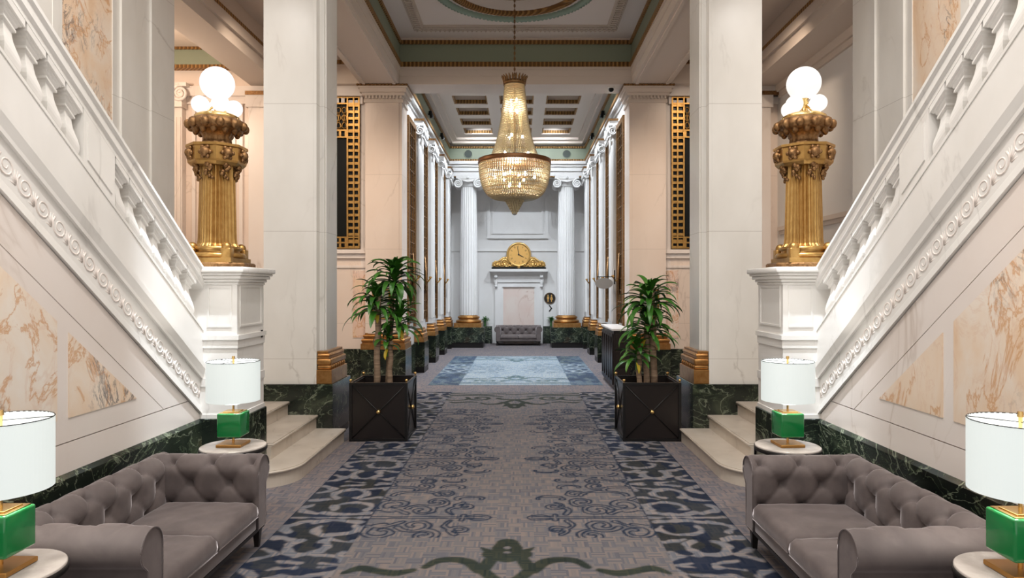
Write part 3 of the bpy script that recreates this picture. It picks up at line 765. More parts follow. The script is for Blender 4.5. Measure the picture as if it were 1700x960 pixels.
# ============================================================ STAIRS, NEWELS, BALUSTRADES
for s in (-1, 1):
    t = thing('marble_stairs', 'pale marble steps with rounded bottom tread, climbing to the %s between pedestal and pier' % SIDE[s], 'stairs', (s*2.9, 7.9, 0), group='side marble stairs')
    def tread(xn, z0, z1, ya, yb, xback, rnd, name='step'):
        mb = MB()
        def outline(o):
            x = xn+o*1.0
            # rounded near end: quarter ellipse to the pedestal side
            pts = [(s*xback, yb), (s*(xn-o), yb)]
            if rnd:
                r = .42+o
                for q in range(13):
                    a = q/12*PI/2
                    pts.append((s*((xn+.42)-r*math.cos(a)), (ya+.42)-r*math.sin(a)))
                pts.append((s*xback, ya-o))
            else:
                pts += [(s*(xn-o), ya), (s*xback, ya)]
            return pts
        mb.prism(outline(0), 2, z0, z1-.045); mb.prism(outline(.012), 2, z1-.045, z1-.035, True); mb.prism(outline(.025), 2, z1-.035, z1-.008, True); mb.prism(outline(.018), 2, z1-.008, z1)
        return build(name, mb, M['step'], t, True)
    tread(2.19, 0, .175, 6.62, 8.68, 2.63, True)
    mb = MB(); mb.box(s*2.62, s*5.0, 7.08, 8.68, 0, .17); build('step_core', mb, M['step'], t, True)
    tread(2.55, .175, .35, 7.10, 8.68, 3.4, False)
    tread(2.92, .35, .525, 7.10, 8.68, 3.7, False)
    tread(3.30, .525, .70, 7.10, 8.68, 4.98, False)
    mb = MB()      # hidden upper flight, climbing towards the front behind the balustrade
    for k in range(15):
        y1 = 7.10-k*.30
        mb.box(s*3.31, s*4.97, y1-.30, y1, Lz(.3, y1)-.2 if k else .4, .70+.175*(k+1)+SL*0+k*.041)
    build('upper_flight', mb, M['step'], t, True)

    t = thing('newel_pedestal', 'white panelled marble pedestal with dark base carrying the %s bronze lamp pillar' % SIDE[s], 'pedestal', (s*2.96, 6.75, 0), group='stair pedestals')
    X0, X1, Y0, Y1 = 2.62, 3.30, 6.42, 7.08
    mb = MB(); mb.box(s*X0, s*X1, Y0, Y1, DADO, 2.08)
    # framed panels on front and aisle faces
    def fr(x0, x1, z0, z1, wd=.018, d=.008):
        mb.box(s*x0, s*x1, Y0-d, Y0, z0, z0+wd); mb.box(s*x0, s*x1, Y0-d, Y0, z1-wd, z1); mb.box(s*x0, s*(x0+wd), Y0-d, Y0, z0+wd, z1-wd); mb.box(s*x1, s*(x1-wd), Y0-d, Y0, z0+wd, z1-wd)
    def fs_(y0, y1, z0, z1, wd=.018, d=.008):
        mb.box(s*(X0-d), s*X0, y0, y1, z0, z0+wd); mb.box(s*(X0-d), s*X0, y0, y1, z1-wd, z1); mb.box(s*(X0-d), s*X0, y0, y0+wd, z0+wd, z1-wd); mb.box(s*(X0-d), s*X0, y1-wd, y1, z0+wd, z1-wd)
    fr(X0+.05, XW-.07, 1.62, 2.02); fs_(Y0+.06, Y1-.06, 1.62, 2.02)
    for z0, z1, d in ((1.50, 1.545, .022), (1.42, 1.50, .010), (1.05, 1.13, .010), (DADO, DADO+.04, .010)): mb.box(s*(X0-d), s*X1, Y0-d, Y1+d, z0, z1)
    build('pedestal_body', mb, M['white'], t, True)
    mb = MB()
    for z0, z1, d in ((2.03, 2.055, .015), (2.055, 2.085, .03), (2.085, 2.12, .055), (2.12, 2.145, .075), (2.145, 2.20, .095)): mb.bbox(s*(X0-d), s*(X1+d), Y0-d, Y1+d, z0, z1, .012, 2)
    build('cap', mb, M['white'], t, True)
    mb = MB(); mb.bbox(s*(X0-.03), s*X1, Y0-.03, Y1+.01, 0, DADO, .006, 1); build('dark_marble_base', mb, M['dark'], t, True)

    # balustrade: handrail, die and raked balusters
    t = thing('stair_balustrade', 'white marble balustrade raking up the %s stair wall' % SIDE[s], 'balustrade', (s*3.1, 6.4, 0), group='stair balustrades')
    xc = XW+.052
    mb = MB()
    sec = [(-.115, 1.985), (.115, 1.985), (.115, 2.02), (.14, 2.04), (.14, 2.10), (.165, 2.12), (.165, 2.15), (.12, 2.20), (-.12, 2.20), (-.165, 2.15), (-.165, 2.12), (-.14, 2.10), (-.14, 2.04), (-.115, 2.02)]
    sec = [(a*.73, c) for a, c in sec]
    vs = [(s*xc+a, y, Lz(c, y)) for y in (ya, YN) for a, c in sec]; n = len(sec)
    mb.add(vs, [tuple(range(n)), tuple(range(2*n-1, n-1, -1))]+[(k, (k+1) % n, (k+1) % n+n, k+n) for k in range(n)])
    build('handrail', mb, M['white'], t, True)
    mb = MB()
    vs = [(s*xc+a, y, Lz(c, y)) for y in (4.66, 5.02) for a, c in ((-.083, 1.58), (.083, 1.58), (.083, 2.0), (-.083, 2.0))]
    mb.add(vs, [(0, 1, 2, 3), (7, 6, 5, 4), (0, 4, 5, 1), (1, 5, 6, 2), (2, 6, 7, 3), (3, 7, 4, 0)])
    vs = [(s*(xc-.083-.008), y, Lz(c, y)) for y in (4.70, 4.98) for c in (1.66, 1.93)]+[(s*(xc-.08), y, Lz(c, y)) for y in (4.70, 4.98) for c in (1.66, 1.93)]
    mb.add(vs, [(0, 1, 3, 2), (4, 6, 7, 5), (0, 4, 5, 1), (1, 5, 7, 3), (3, 7, 6, 2), (2, 6, 4, 0)])
    mb2 = MB(); 
    build('die_block', mb, M['white'], t, True)
    q2 = math.sqrt(2)
    prof = [(w_*q2, z_) for w_, z_ in ((.040, 0), (.052, .02), (.064, .045), (.069, .075), (.069, .10), (.062, .135), (.050, .17), (.041, .20), (.036, .23), (.034, .255), (.040, .268), (.050, .27), (.050, .285), (.044, .29), (.054, .305), (.058, .32), (.068, .325), (.070, .338), (.082, .342), (.082, .396))]
    proto = None
    ys = [5.12+.18*k for k in range(7)]+[4.57-.18*k for k in range(9)]
    for yb in ys:
        if proto is None:
            m2 = MB(); m2.lathe(prof, (0, 0, 0), 4, sh=-SL, smooth=False, ph=PI/4)
            proto = build('baluster', m2, M['white'], t); o = proto
        else:
            o = proto.copy(); COL.objects.link(o); o.parent = t
        o.location = (s*xc-s*3.1, yb-6.4, Lz(1.598, yb))

# ---- bronze lamp pillars on the pedestals
def torchere(s, lab):
    t = thing('lamp_pillar', lab, 'lamp', (s*2.96, 6.75, 2.20), group='bronze lamp pillars')
    G, Dk = M['gold'], M['darkgold']
    mb = MB(); oct_ = lambda r: None
    mb.lathe([(.36, 0), (.36, .035), (.345, .05)], (0, 0, 0), 8, smooth=False, ph=PI/8)
    build('bottom_plate', mb, Dk, t)
    mb = MB(); mb.box(-.24, .24, -.24, .24, .05, .10)
    mb.lathe([(.26, .10), (.275, .12), (.26, .15), (.22, .155), (.21, .175), (.235, .19), (.225, .215), (.195, .225)], (0, 0, 0), 32)
    for a in range(4):
        x, y = math.cos(a*PI/2+PI/4), math.sin(a*PI/2+PI/4)
        mb.bbox(x*.25-.05, x*.25+.05, y*.25-.05, y*.25+.05, .05, .20, .012, 2)
        mb.sphere((x*.24, y*.24, .21), .05, 10, 8)
    build('base', mb, G, t)
    fl = lambda a, z, r: (1+.16*abs(math.cos(2*a))**3)*(1-.07*max(0, math.cos(28*a))**.7)
    mb = MB(); mb.lathe([(.19, .22), (.172, .25), (.165, .30), (.150, 1.02), (.150, 1.05)], (0, 0, 0), 168, fl, smooth=False)
    build('fluted_shaft', mb, G, t)
    mb = MB()
    mb.lathe([(.24, 1.05), (.27, 1.08), (.275, 1.10), (.275, 1.23), (.29, 1.24), (.29, 1.265), (.2, 1.27)], (0, 0, 0), 8, smooth=False, ph=PI/8)
    build('capital_block', mb, G, t)
    mb = MB()
    for k in range(8):
        a = k*PI/4; x, y = math.cos(a), math.sin(a)
        rr = .265
        mb.sphere((x*rr, y*rr, 1.165), .05, 8, 6, (1, 1, 1.1))
        for q in range(6):
            b = q*PI/3; mb.sphere((x*rr-y*.05*math.cos(b), y*rr+x*.05*math.cos(b), 1.165+.055*math.sin(b)), .022, 6, 4)
        if k % 2 == 0 or True:
            x2, y2 = math.cos(a), math.sin(a)
            for q in range(7): mb.sphere((x2*(.215-.006*q)-y2*.03*math.sin(q*1.3), y2*(.215-.006*q)+x2*.03*math.sin(q*1.3), 1.05-.022*q), .032-.0022*q, 6, 4)
    build('mask_ornaments', mb, Dk, t)
    lobes = lambda a, z, r: 1+.07*abs(math.sin(6*a))
    mb = MB(); mb.lathe([(.15, 1.27), (.155, 1.29), (.13, 1.31), (.125, 1.36), (.15, 1.40), (.20, 1.425), (.25, 1.45), (.262, 1.49), (.25, 1.53), (.225, 1.545)], (0, 0, 0), 96, lobes)
    for k in range(12):
        a = 2*PI*k/12; mb.sphere((.265*math.cos(a), .265*math.sin(a), 1.475), .042, 8, 6, (1, 1, 1.2))
        mb.sphere((.20*math.cos(a+.26), .20*math.sin(a+.26), 1.43), .035, 8, 6, (1, 1, 1.5))
    build('acanthus_bowl', mb, Dk, t)
    mb = MB(); mb.lathe([(.2, 1.54), (.215, 1.55), (.215, 1.575), (.18, 1.60), (.06, 1.615), (.03, 1.62), (.028, 1.70), (.05, 1.72), (.035, 1.75), (.055, 1.77), (.03, 1.80)], (0, 0, 0), 24)
    for k in range(4):
        a = k*PI/2+.6; x, y = math.cos(a), math.sin(a)
        mb.tube([(x*.02, y*.02, 1.70), (x*.08, y*.08, 1.64), (x*.15, y*.15, 1.63)], .012, 6)
    build('brass_stem', mb, M['brass'], t)
    gm = M['bigwarm'] if s > 0 else M['bigcool']
    for k in range(4):
        a = k*PI/2+.6
        mb = MB(); mb.sphere((.158*math.cos(a), .158*math.sin(a), 1.685), .084, 24, 16); build('small_globe', mb, M['globe'] if s > 0 or k % 2 else M['globecool'], t)
    mb = MB(); mb.sphere((0, 0, 1.862), .166, 40, 28); build('large_globe', mb, gm, t)
    for c in t.children:
        if c.name.startswith('small_globe'): c.location.z = -.055
        elif not c.name.startswith('large_globe'): c.scale.z = .965
    return t
torchere(-1, 'gilded bronze lamp pillar with glowing globes on the left stair pedestal')
torchere(1, 'gilded bronze lamp pillar with glowing globes on the right stair pedestal')

# ============================================================ CARPETS
def polyline_dist(P, pts, wd):
    """signed distance of points P (n,2) to a stroke with half widths wd"""
    best = np.full(len(P), 9.0)
    for i in range(len(pts)-1):
        a = np.array(pts[i]); b = np.array(pts[i+1]); ab = b-a; L2 = (ab*ab).sum()+1e-9
        t = np.clip(((P-a)@ab)/L2, 0, 1)
        d = np.hypot(P[:, 0]-a[0]-t*ab[0], P[:, 1]-a[1]-t*ab[1])
        w0 = wd[i] if isinstance(wd, (list, tuple)) else wd
        w1 = wd[i+1] if isinstance(wd, (list, tuple)) else wd
        best = np.minimum(best, d-(w0+(w1-w0)*t))
    return best
def spiral(cx, cy, r, a0, turns, sg=1, n=26, end=.25):
    return [(cx+r*(1-(1-end)*q/(n-1))*math.cos(a0+sg*q/(n-1)*turns*2*PI), cy+r*(1-(1-end)*q/(n-1))*math.sin(a0+sg*q/(n-1)*turns*2*PI)) for q in range(n)]
def arc(cx, cy, rx, ry, a0, a1, n=16):
    return [(cx+rx*math.cos(a0+(a1-a0)*q/(n-1)), cy+ry*math.sin(a0+(a1-a0)*q/(n-1))) for q in range(n)]
def cat(p, w, m=5):
    """smooth a stroke through its points"""
    if len(p) < 3 or len(p) > 9: return p, w
    W = list(w) if isinstance(w, (list, tuple)) else [w]*len(p); P2, W2 = [], []
    for i in range(len(p)-1):
        a, b, c, d = [np.array(p[max(0, min(len(p)-1, i+o))]) for o in (-1, 0, 1, 2)]
        for q in range(m):
            t = q/m; P2.append(tuple(.5*(2*b+(c-a)*t+(2*a-5*b+4*c-d)*t*t+(3*b-a-3*c+d)*t**3))); W2.append(W[i]+(W[i+1]-W[i])*t)
    P2.append(tuple(p[-1])); W2.append(W[-1]); return P2, W2
STROKES = []   # cluster, local (u, v): u = 1.2-|x| into the field, negative into the border; v>=0 mirrored
def st(p, w): STROKES.append(cat(p, w*.78))
st([(-.68, 0), (1.02, 0)], .028); st(arc(.93, 0, .10, .05, 0, 2*PI), .018); st([(.80, 0), (.80, .06)], .03)
st(spiral(.42, .19, .15, PI*.9, 1.1, -1), .032); st(spiral(.52, .42, .13, PI*1.4, 1.1, 1), .03)
st(spiral(.16, .34, .17, PI*1.5, 1.0, -1), .038); st(arc(.30, .62, .22, .12, PI, 0), .03); st(spiral(.58, .66, .10, PI, 1.0, -1), .026)
st(arc(.12, .80, .16, .09, -.3, PI*1.1), .032); st([(0, .2), (.15, .22), (.3, .1)], .03); st([(.7, .08), (.66, .2), (.74, .3)], .024)
st(arc(-.22, .28, .17, .13, -.6, PI*1.15), .045); st(arc(-.34, .66, .15, .15, -.9, PI+.9), .05); st([(-.30, .80), (-.05, .86), (.02, .95)], .03)
st([(-.5, .10), (-.68, .22), (-.60, .34)], .045); st([(-.05, .12), (-.3, .07), (-.45, .12)], .05); st([(-.52, .5), (-.66, .46)], .05); st([(-.66, .70), (-.54, .80), (-.68, .92)], .04)
st([(-.2, .5), (-.05, .56), (.06, .5)], .035); st([(-.48, .92), (-.30, .97)], .03); st([(-.14, .97), (.0, 1.0)], .028)
st(spiral(.80, .30, .10, PI*.6, 1.0, 1), .024); st(arc(.82, .52, .12, .07, PI*1.1, -.2), .024); st(spiral(.34, .92, .11, PI*1.2, 1.0, 1), .026); st(arc(.62, .88, .10, .07, PI, -.5), .022)
MED = []      # end border medallion, (|x|, v) v measured from the near end of the rug
def md(p, w): MED.append(cat(p, w))
md([(0, 1.64), (0, 1.55)], [.09, .12]); md([(0, 1.44), (0, 1.38)], [.13, .10]); md([(0, 1.46), (.10, 1.43)], [.09, .09]); md([(.12, 1.46), (.20, 1.55)], [.05, .01])
md([(.10, 1.38), (.17, 1.17), (.20, 1.16), (.27, 1.28), (.38, 1.33), (.50, 1.31), (.58, 1.2)], [.05, .06, .05, .055, .05, .045, .03])
md([(.17, 1.15), (.08, 1.0), (0, .9)], .05); md(arc(.0, .72, .30, .16, 0, PI/2), .05)
md([(.66, 1.15), (.78, 1.10), (.92, 1.14), (1.04, 1.18), (1.14, 1.10)], [.03, .05, .045, .05, .02])
md(spiral(.62, .72, .22, 0, 1.2, 1), .04); md(arc(1.05, .75, .22, .2, -PI*.3, PI*1.2), .04); md([(.25, .55), (.6, .38), (1.0, .42), (1.5, .36)], .045)
md(spiral(1.45, .8, .2, PI, 1.1, -1), .045); md([(0, .32), (.3, .22), (.7, .28), (1.2, .2), (1.8, .26)], .035); md([(1.3, 1.2), (1.55, 1.25), (1.8, 1.1)], .05)
def vnoise(P, sc, seed):
    rs = np.random.RandomState(seed); G = rs.rand(64, 64)
    q = P*sc; i = np.floor(q).astype(int); f = q-i; f = f*f*(3-2*f)
    g = lambda a, b: G[(i[:, 0]+a) % 64, (i[:, 1]+b) % 64]
    return (g(0, 0)*(1-f[:, 0])+g(1, 0)*f[:, 0])*(1-f[:, 1])+(g(0, 1)*(1-f[:, 0])+g(1, 1)*f[:, 0])*f[:, 1]
def rug(name, label, x0, x1, y0, y1, cell, pal, centres, inner, endb, zt=.006):
    nx, ny = int(round((x1-x0)/cell)), int(round((y1-y0)/cell))
    xs = np.linspace(x0, x1, nx+1); ys = np.linspace(y0, y1, ny+1)
    XX, YY = np.meshgrid(xs, ys); xm = (x0+x1)/2
    P = np.stack([XX.ravel()-xm, YY.ravel()], 1); ax = np.abs(P[:, 0]); n = len(P)
    col = np.tile(np.array(pal['field']), (n, 1))
    def put(mask, c): col[mask] = c
    soft = lambda d, e=.006: np.clip(.5-d/e, 0, 1)[:, None]
    border = ax > inner
    nz = vnoise(P, 3.1, 3)[:, None]; nz2 = vnoise(P*[1, .6], 9.0, 5)[:, None]
    bcol = np.array(pal['navy'])*(nz*.7+.55)+(np.array(pal['char'])-np.array(pal['navy']))*(nz2 > .55)
    v_end = np.minimum(P[:, 1]-y0, y1-P[:, 1]); inend = v_end < endb
    col[border] = bcol[border]
    # clusters
    dmin = np.full(n, 9.0)
    for yc in centres:
        Q = np.stack([inner-ax, np.abs(P[:, 1]-yc)], 1)
        sel = np.abs(P[:, 1]-yc) < 1.15
        for p, wdt in STROKES:
            dmin[sel] = np.minimum(dmin[sel], polyline_dist(Q[sel], p, wdt))
    d_wob = dmin+(vnoise(P, 14, 8)-.5)*np.where(border, .05, .022)
    bm_ = border
    a = soft(d_wob, .02); col[bm_] = (col*(1-a)+np.array(pal['light'])*a)[bm_]
    fld = ~border & ~inend
    a = np.clip(1.5-np.abs(d_wob)/.011, 0, 1)[:, None]
    col[fld] = (col*(1-a)+np.array(pal['line'])*a)[fld]
    e = np.clip(1.2-np.abs(ax-inner)/.010, 0, 1)[:, None]*(~inend)[:, None]; col[:] = col*(1-e*.7)+np.array(pal['line'])*e*.7
    # end borders
    dm = np.full(n, 9.0); Q = np.stack([ax, v_end], 1); sel = v_end < 1.85
    for p, wdt in MED: dm[sel] = np.minimum(dm[sel], polyline_dist(Q[sel], [(u, v*endb/1.75) for u, v in p], wdt))
    a = soft(dm, .018); a[border] = 0
    holes = soft(np.hypot(ax, (v_end*1.75/endb-1.55))-.028, .01)+soft(np.hypot(ax*.7, (v_end*1.75/endb-1.46))-.02, .01)
    a = a*(1-np.clip(holes, 0, 1))
    col = col*(1-a)+(np.array(pal['green'])*(.8+.5*nz))*a
    e = np.clip(1.2-v_end/.03, 0, 1)[:, None]; col = col*(1-e*.6)+np.array(pal['line'])*e*.6
    e = np.clip(1.2-(x1-xm-ax)/.015, 0, 1)[:, None]; col = col*(1-e*.6)+np.array(pal['line'])*e*.6
    me = bpy.data.meshes.new(name)
    V = np.stack([P[:, 0]+xm, P[:, 1], np.full(n, zt)], 1)
    me.vertices.add(n+4); 
    k0 = np.array([[x0, y0, 0], [x1, y0, 0], [x1, y1, 0], [x0, y1, 0]])
    me.vertices.foreach_set('co', np.concatenate([V, k0]).ravel())
    idx = (np.arange(ny)[:, None]*(nx+1)+np.arange(nx)[None, :]).ravel()
    F = np.stack([idx, idx+1, idx+nx+2, idx+nx+1], 1)
    nf = len(F); lp = list(F.ravel())
    c00, c10, c11, c01 = 0, nx, ny*(nx+1)+nx, ny*(nx+1)
    sides = [[n, n+1, c10, c00], [n+1, n+2, c11, c10], [n+2, n+3, c01, c11], [n+3, n, c00, c01]]
    for q in sides: lp += q
    me.loops.add(len(lp)); me.loops.foreach_set('vertex_index', np.array(lp, dtype=np.int32))
    me.polygons.add(nf+4); me.polygons.foreach_set('loop_start', np.arange(nf+4, dtype=np.int32)*4)
    me.update(calc_edges=True)
    at = me.color_attributes.new('Col', 'FLOAT_COLOR', 'POINT')
    C4 = np.ones((n+4, 4)); C4[:n, :3] = col; C4[n:, :3] = pal['field']; at.data.foreach_set('color', C4.ravel().astype(np.float32))
    me.materials.append(M['rug']); me.validate()
    o = bpy.data.objects.new(name, me); COL.objects.link(o)
    tag(o, label, 'carpet'); return o
near_pal = dict(field=(.165, .150, .150), navy=(.018, .025, .046), char=(.034, .038, .044), light=(.20, .19, .195), line=(.016, .028, .052), green=(.034, .042, .032))
far_daylit_pal = dict(field=(.30, .36, .40), navy=(.07, .10, .15), char=(.12, .16, .19), light=(.30, .36, .40), line=(.14, .19, .23), green=(.10, .15, .16))  # reflected daylight put into the palette as pale blue
rug('patterned_carpet', 'long grey carpet with navy scroll borders running from the sofas past the planters', -1.9, 1.9, 3.55, 12.80, .0125, near_pal, [3.80, 5.80, 7.80, 9.80, 11.80], 1.20, 1.78)
rug('patterned_carpet', 'bordered carpet with pale blue daylight in its colours, lying farther off in front of the far sofa', -1.80, 1.80, 13.70, 19.5, .025, far_daylit_pal, [16.6], 1.15, 1.5)

# ============================================================ SOFAS
def make_sofa(L=1.78, D=.92):
    V = M['velvet']
    t = thing('tufted_sofa', '', 'sofa')
    H0 = .30
    # profile: s across (0 = seat side), z up; with arc length and tuft weight
    prof = []
    for k in range(15): prof.append((.0-.0*k, H0+(.60-H0)*k/14))
    for k in range(1, 27):
        a = PI-(PI+.95)*k/26; prof.append((.108+.108*math.cos(a), .60+.108*math.sin(a)))
    prof += [(.150, .49), (.148, .40), (.148, .17), (.0, .17)]
    arcl = [0]
    for k in range(1, len(prof)): arcl.append(arcl[-1]+math.hypot(prof[k][0]-prof[k-1][0], prof[k][1]-prof[k-1][1]))
    def sweep(u0, u1, place, pu, phase, nu, tw0=0, fadeL=True):
        nu = int((u1-u0)/.0135); vs = []; n = len(prof)
        for i in range(nu+1):
            u = u0+(u1-u0)*i/nu
            edge = min(1, (u-u0)/.03 if fadeL else 1, (u1-u)/.03)
            for k, (s_, z) in enumerate(prof):
                k0, k1 = max(k-1, 0), min(k+1, n-1)
                dx, dz = prof[k1][0]-prof[k0][0], prof[k1][1]-prof[k0][1]; l = math.hypot(dx, dz) or 1
                nx, nz = -dz/l, dx/l
                tt = arcl[k]
                wt = max(0, min(1, tt/.04))*max(0, min(1, (.56-tt)/.12))*max(0, min(1, edge))
                pt = .165
                p = (u/pu)+phase; q = (tt-.225)/pt
                A, B = (p+q)/2, (p-q)/2
                da, db = abs(A-round(A)), abs(B-round(B))
                crease = math.exp(-(min(da, db)/.055)**2)
                # buttons sit where both diagonals meet
                ip, iq = round(q), 0
                bd = 9
                for jq in (-1, 0, 1, 2):
                    par = jq % 2; jp = round((p-par)/2)*2+par
                    bd = min(bd, math.hypot((p-jp)*pu, (q-jq)*pt))
                puff = 1-min(1, (math.hypot((min(da, .5))*1.0, min(db, .5))*1.2))
                d = (.018-.016*crease*(.25+.75*math.exp(-(bd/.10)**2))-.036*math.exp(-(bd/.024)**2)-.024*math.exp(-(bd/.065)**2))*wt
                vs.append(place(u, s_-(-nx*d), z+nz*d))
        mb = MB(); fs = [(i*n+k, i*n+(k+1) % n, (i+1)*n+(k+1) % n, (i+1)*n+k) for i in range(nu) for k in range(n)]
        mb.add(vs, fs, True)
        mb.add(vs[:n], [tuple(range(n))]); mb.add(vs[-n:], [tuple(range(n))])
        return mb
    AW = .215
    # left and right arms run front (y=0) to back (y=D-.05); local x along the sofa
    for sx in (0, 1):
        pl = (lambda u, a, z: (AW-a, u, z)) if sx == 0 else (lambda u, a, z: (L-AW+a, u, z))
        mb = sweep(.0, D-.06, pl, .15, .55, 0)
        arm = build('arm', mb, V, t)
        mb = MB()
        pts = [pl(-.004, a, z) for a, z in prof]
        mb.tube(pts, .004, 5, closed=True); build('piping', mb, V, arm)
    mb = sweep(.03, L-.03, lambda u, a, z: (u, D-AW+a, z), .15, .15, 0, fadeL=True)
    build('backrest', mb, V, t)
    mb = MB(); mb.bbox(.07, L-.07, .015, D-.07, .165, .262, .012, 2); build('seat_base', mb, V, t)
    mb = MB(); mb.box(.06, L-.06, .01, D-.06, .145, .168); build('dark_rail', mb, M['leg'], t)
    for k in (0, 1):
        xa = AW+.003 if k == 0 else L/2+.003; xb = L/2-.003 if k == 0 else L-AW-.003
        mb = MB(); nx_, ny_ = 26, 24
        def top(i, j, xa=xa, xb=xb):
            u, v = i/nx_, j/ny_
            x = xa+(xb-xa)*u; y = .0+(D-AW+.0)*v
            e = min(u, 1-u)*(xb-xa); f = min(v, 1-v)*(D-AW)
            r = .022; dz = 0
            for q in (e, f):
                if q < r: dz -= r-math.sqrt(max(0, r*r-(r-q)**2))
            z = .382+.020*math.sin(PI*u)**.6*math.sin(PI*v)**.6+dz+.003*math.sin(x*31+y*17)*math.sin(y*23)
            return (x, y, z)
        g = [[top(i, j) for i in range(nx_+1)] for j in range(ny_+1)]
        vs = [p for r_ in g for p in r_]; W = nx_+1
        fs = [(j*W+i, j*W+i+1, (j+1)*W+i+1, (j+1)*W+i) for j in range(ny_) for i in range(nx_)]
        ring = [i for i in range(W)]+[j*W+nx_ for j in range(1, ny_+1)]+[ny_*W+i for i in range(nx_-1, -1, -1)]+[j*W for j in range(ny_-1, 0, -1)]
        b0 = len(vs); cx, cy = (xa+xb)/2, (D-AW)/2
        for dz, o in ((.30, .006), (.262, 0)):
            for r_ in ring:
                p = vs[r_]; vs.append((p[0]+math.copysign(o, p[0]-cx)*0, p[1]-(o if p[1] < .001 else 0), dz))
        R = len(ring)
        for q in range(R):
            q2 = (q+1) % R
            fs.append((ring[q], b0+q, b0+q2, ring[q2])); fs.append((b0+q, b0+R+q, b0+R+q2, b0+q2))
        fs.append(tuple(b0+R+q for q in range(R)))
        mb.add(vs, fs, True)
        cu = build('seat_cushion', mb, V, t)
        mb = MB(); mb.tube([(xa+.01, -.004, .27), (xb-.01, -.004, .27)], .005, 5)
        build('piping', mb, V, cu)
    for x, y in ((.10, .05), (L-.10, .05), (.10, D-.11), (L-.10, D-.11)):
        mb = MB(); vs = [(x+a*w_, y+b*w_, z) for z, w_ in ((0, .016), (.15, .028)) for a, b in ((-1, -1), (1, -1), (1, 1), (-1, 1))]
        mb.add(vs, [(3, 2, 1, 0), (4, 5, 6, 7), (0, 1, 5, 4), (1, 2, 6, 5), (2, 3, 7, 6), (3, 0, 4, 7)])
        build('leg', mb, M['leg'], t)
    return t
sofa = make_sofa()
# left sofa faces +x : local -y -> +x  => rotate +90 deg ; local x -> +y
sofa.location = (-1.885, 3.49, 0); sofa.rotation_euler = (0, 0, PI/2)
sofa['label'] = 'taupe velvet tufted sofa against the left stair wall'; sofa['group'] = 'tufted velvet sofas'
dup(sofa, (1.845, 3.45+1.78, 0), -PI/2, 'dark taupe velvet tufted sofa against the right stair wall')
far = dup(sofa, (-.80, 23.05, 0), 0, 'small dark grey tufted sofa at the far end below the clock')
far.scale = (.93, .93, .93)

# ============================================================ SIDE TABLES AND LAMPS
def make_table():
    t = thing('side_table', '', 'table')
    mb = MB(); mb.lathe([(.262, .622), (.268, .626), (.268, .646), (.262, .650)], n=64); build('tabletop', mb, M['tabletop'], t)
    mb = MB(); mb.lathe([(.262, .605), (.270, .605), (.274, .61), (.274, .636), (.269, .638), (.262, .622)], n=64); build('rim', mb, M['black'], t)
    for k in range(3):
        a = -.35+k*2*PI/3; x, y = .262*math.cos(a), .262*math.sin(a)
        mb = MB(); mb.box(x-.008, x+.008, y-.008, y+.008, 0, .61); build('leg', mb, M['black'], t)
    mb = MB(); mb.tube([(.262*math.cos(2*PI*k/40), .262*math.sin(2*PI*k/40), .03) for k in range(40)], .007, 6, closed=True); build('floor_ring', mb, M['black'], t)
    return t
def make_lamp():
    t = thing('table_lamp', '', 'lamp')
    mb = MB(); mb.bbox(-.105, .105, -.105, .105, .002, .026, .003, 1); build('base_plate', mb, M['satbrass'], t)
    mb = MB(); mb.cyl((0, 0, .02), (0, 0, .1), .011); mb.cyl((0, 0, .28), (0, 0, .74), .009); mb.cyl((0, 0, .74), (0, 0, .765), .014, .012); mb.bbox(-.062, .062, -.062, .062, .292, .299, .002, 1)
    build('stem', mb, M['brass'], t)
    mb = MB(); mb.bbox(-.1, .1, -.1, .1, .085, .287, .012, 3); build('glass_cube', mb, M['green'], t)
    mb = MB(); mb.bbox(-.085, .085, -.085, .085, .286, .2925, .002, 1); build('brass_top_plate', mb, M['brass'], t)
    mb = MB(); mb.lathe([(.05, .352), (.055, .352), (.055, .356), (.05, .356)], n=24); mb.box(-.05, .05, -.05, .05, .352, .357); build('diffuser', mb, M['shade'], t)
    r = .212; mb = MB(); n = 64
    mb.grid(lambda i, j: ((r+(.004 if j in (1, 2) else 0))*math.cos(2*PI*i/n), (r+(.004 if j in (1, 2) else 0))*math.sin(2*PI*i/n), (.385, .385, .722, .722)[j]), n, 3, False, True)
    mb.f += [tuple([3*n+(k+1) % n, 3*n+k, k, (k+1) % n]) for k in range(n)]; mb.sm += [True]*n
    sh = build('lamp_shade', mb, M['shade'], t)
    mb = MB()
    for a in range(3):
        c, q = math.cos(a*2*PI/3+.4), math.sin(a*2*PI/3+.4); mb.cyl((0, 0, .715), (c*r, q*r, .72), .0025, n=6)
    mb.tube([(r*math.cos(2*PI*k/48)*1.012, r*math.sin(2*PI*k/48)*1.012, .721) for k in range(48)], .003, 5, closed=True)
    build('shade_spider', mb, M['black'], sh)
    return t
TAB = [(-2.388, 3.20, 'near end of left sofa, at the left edge'), (-2.36, 5.73, ''), (2.463, 3.16, ''), (2.39, 5.73, '')]
tlab = ['round stone-topped side table at the near end of the left sofa', 'round stone-topped side table between left sofa and left pedestal',
        'round stone-topped side table at the near end of the right sofa', 'round stone-topped side table between right sofa and right pedestal']
llab = ['green glass cube lamp on the near left table, cut by the left edge', 'green glass cube lamp behind the far arm of the left sofa',
        'green glass cube lamp on the near right table, cut by the right edge', 'green glass cube lamp behind the far arm of the right sofa']
tb = make_table(); lp = make_lamp()
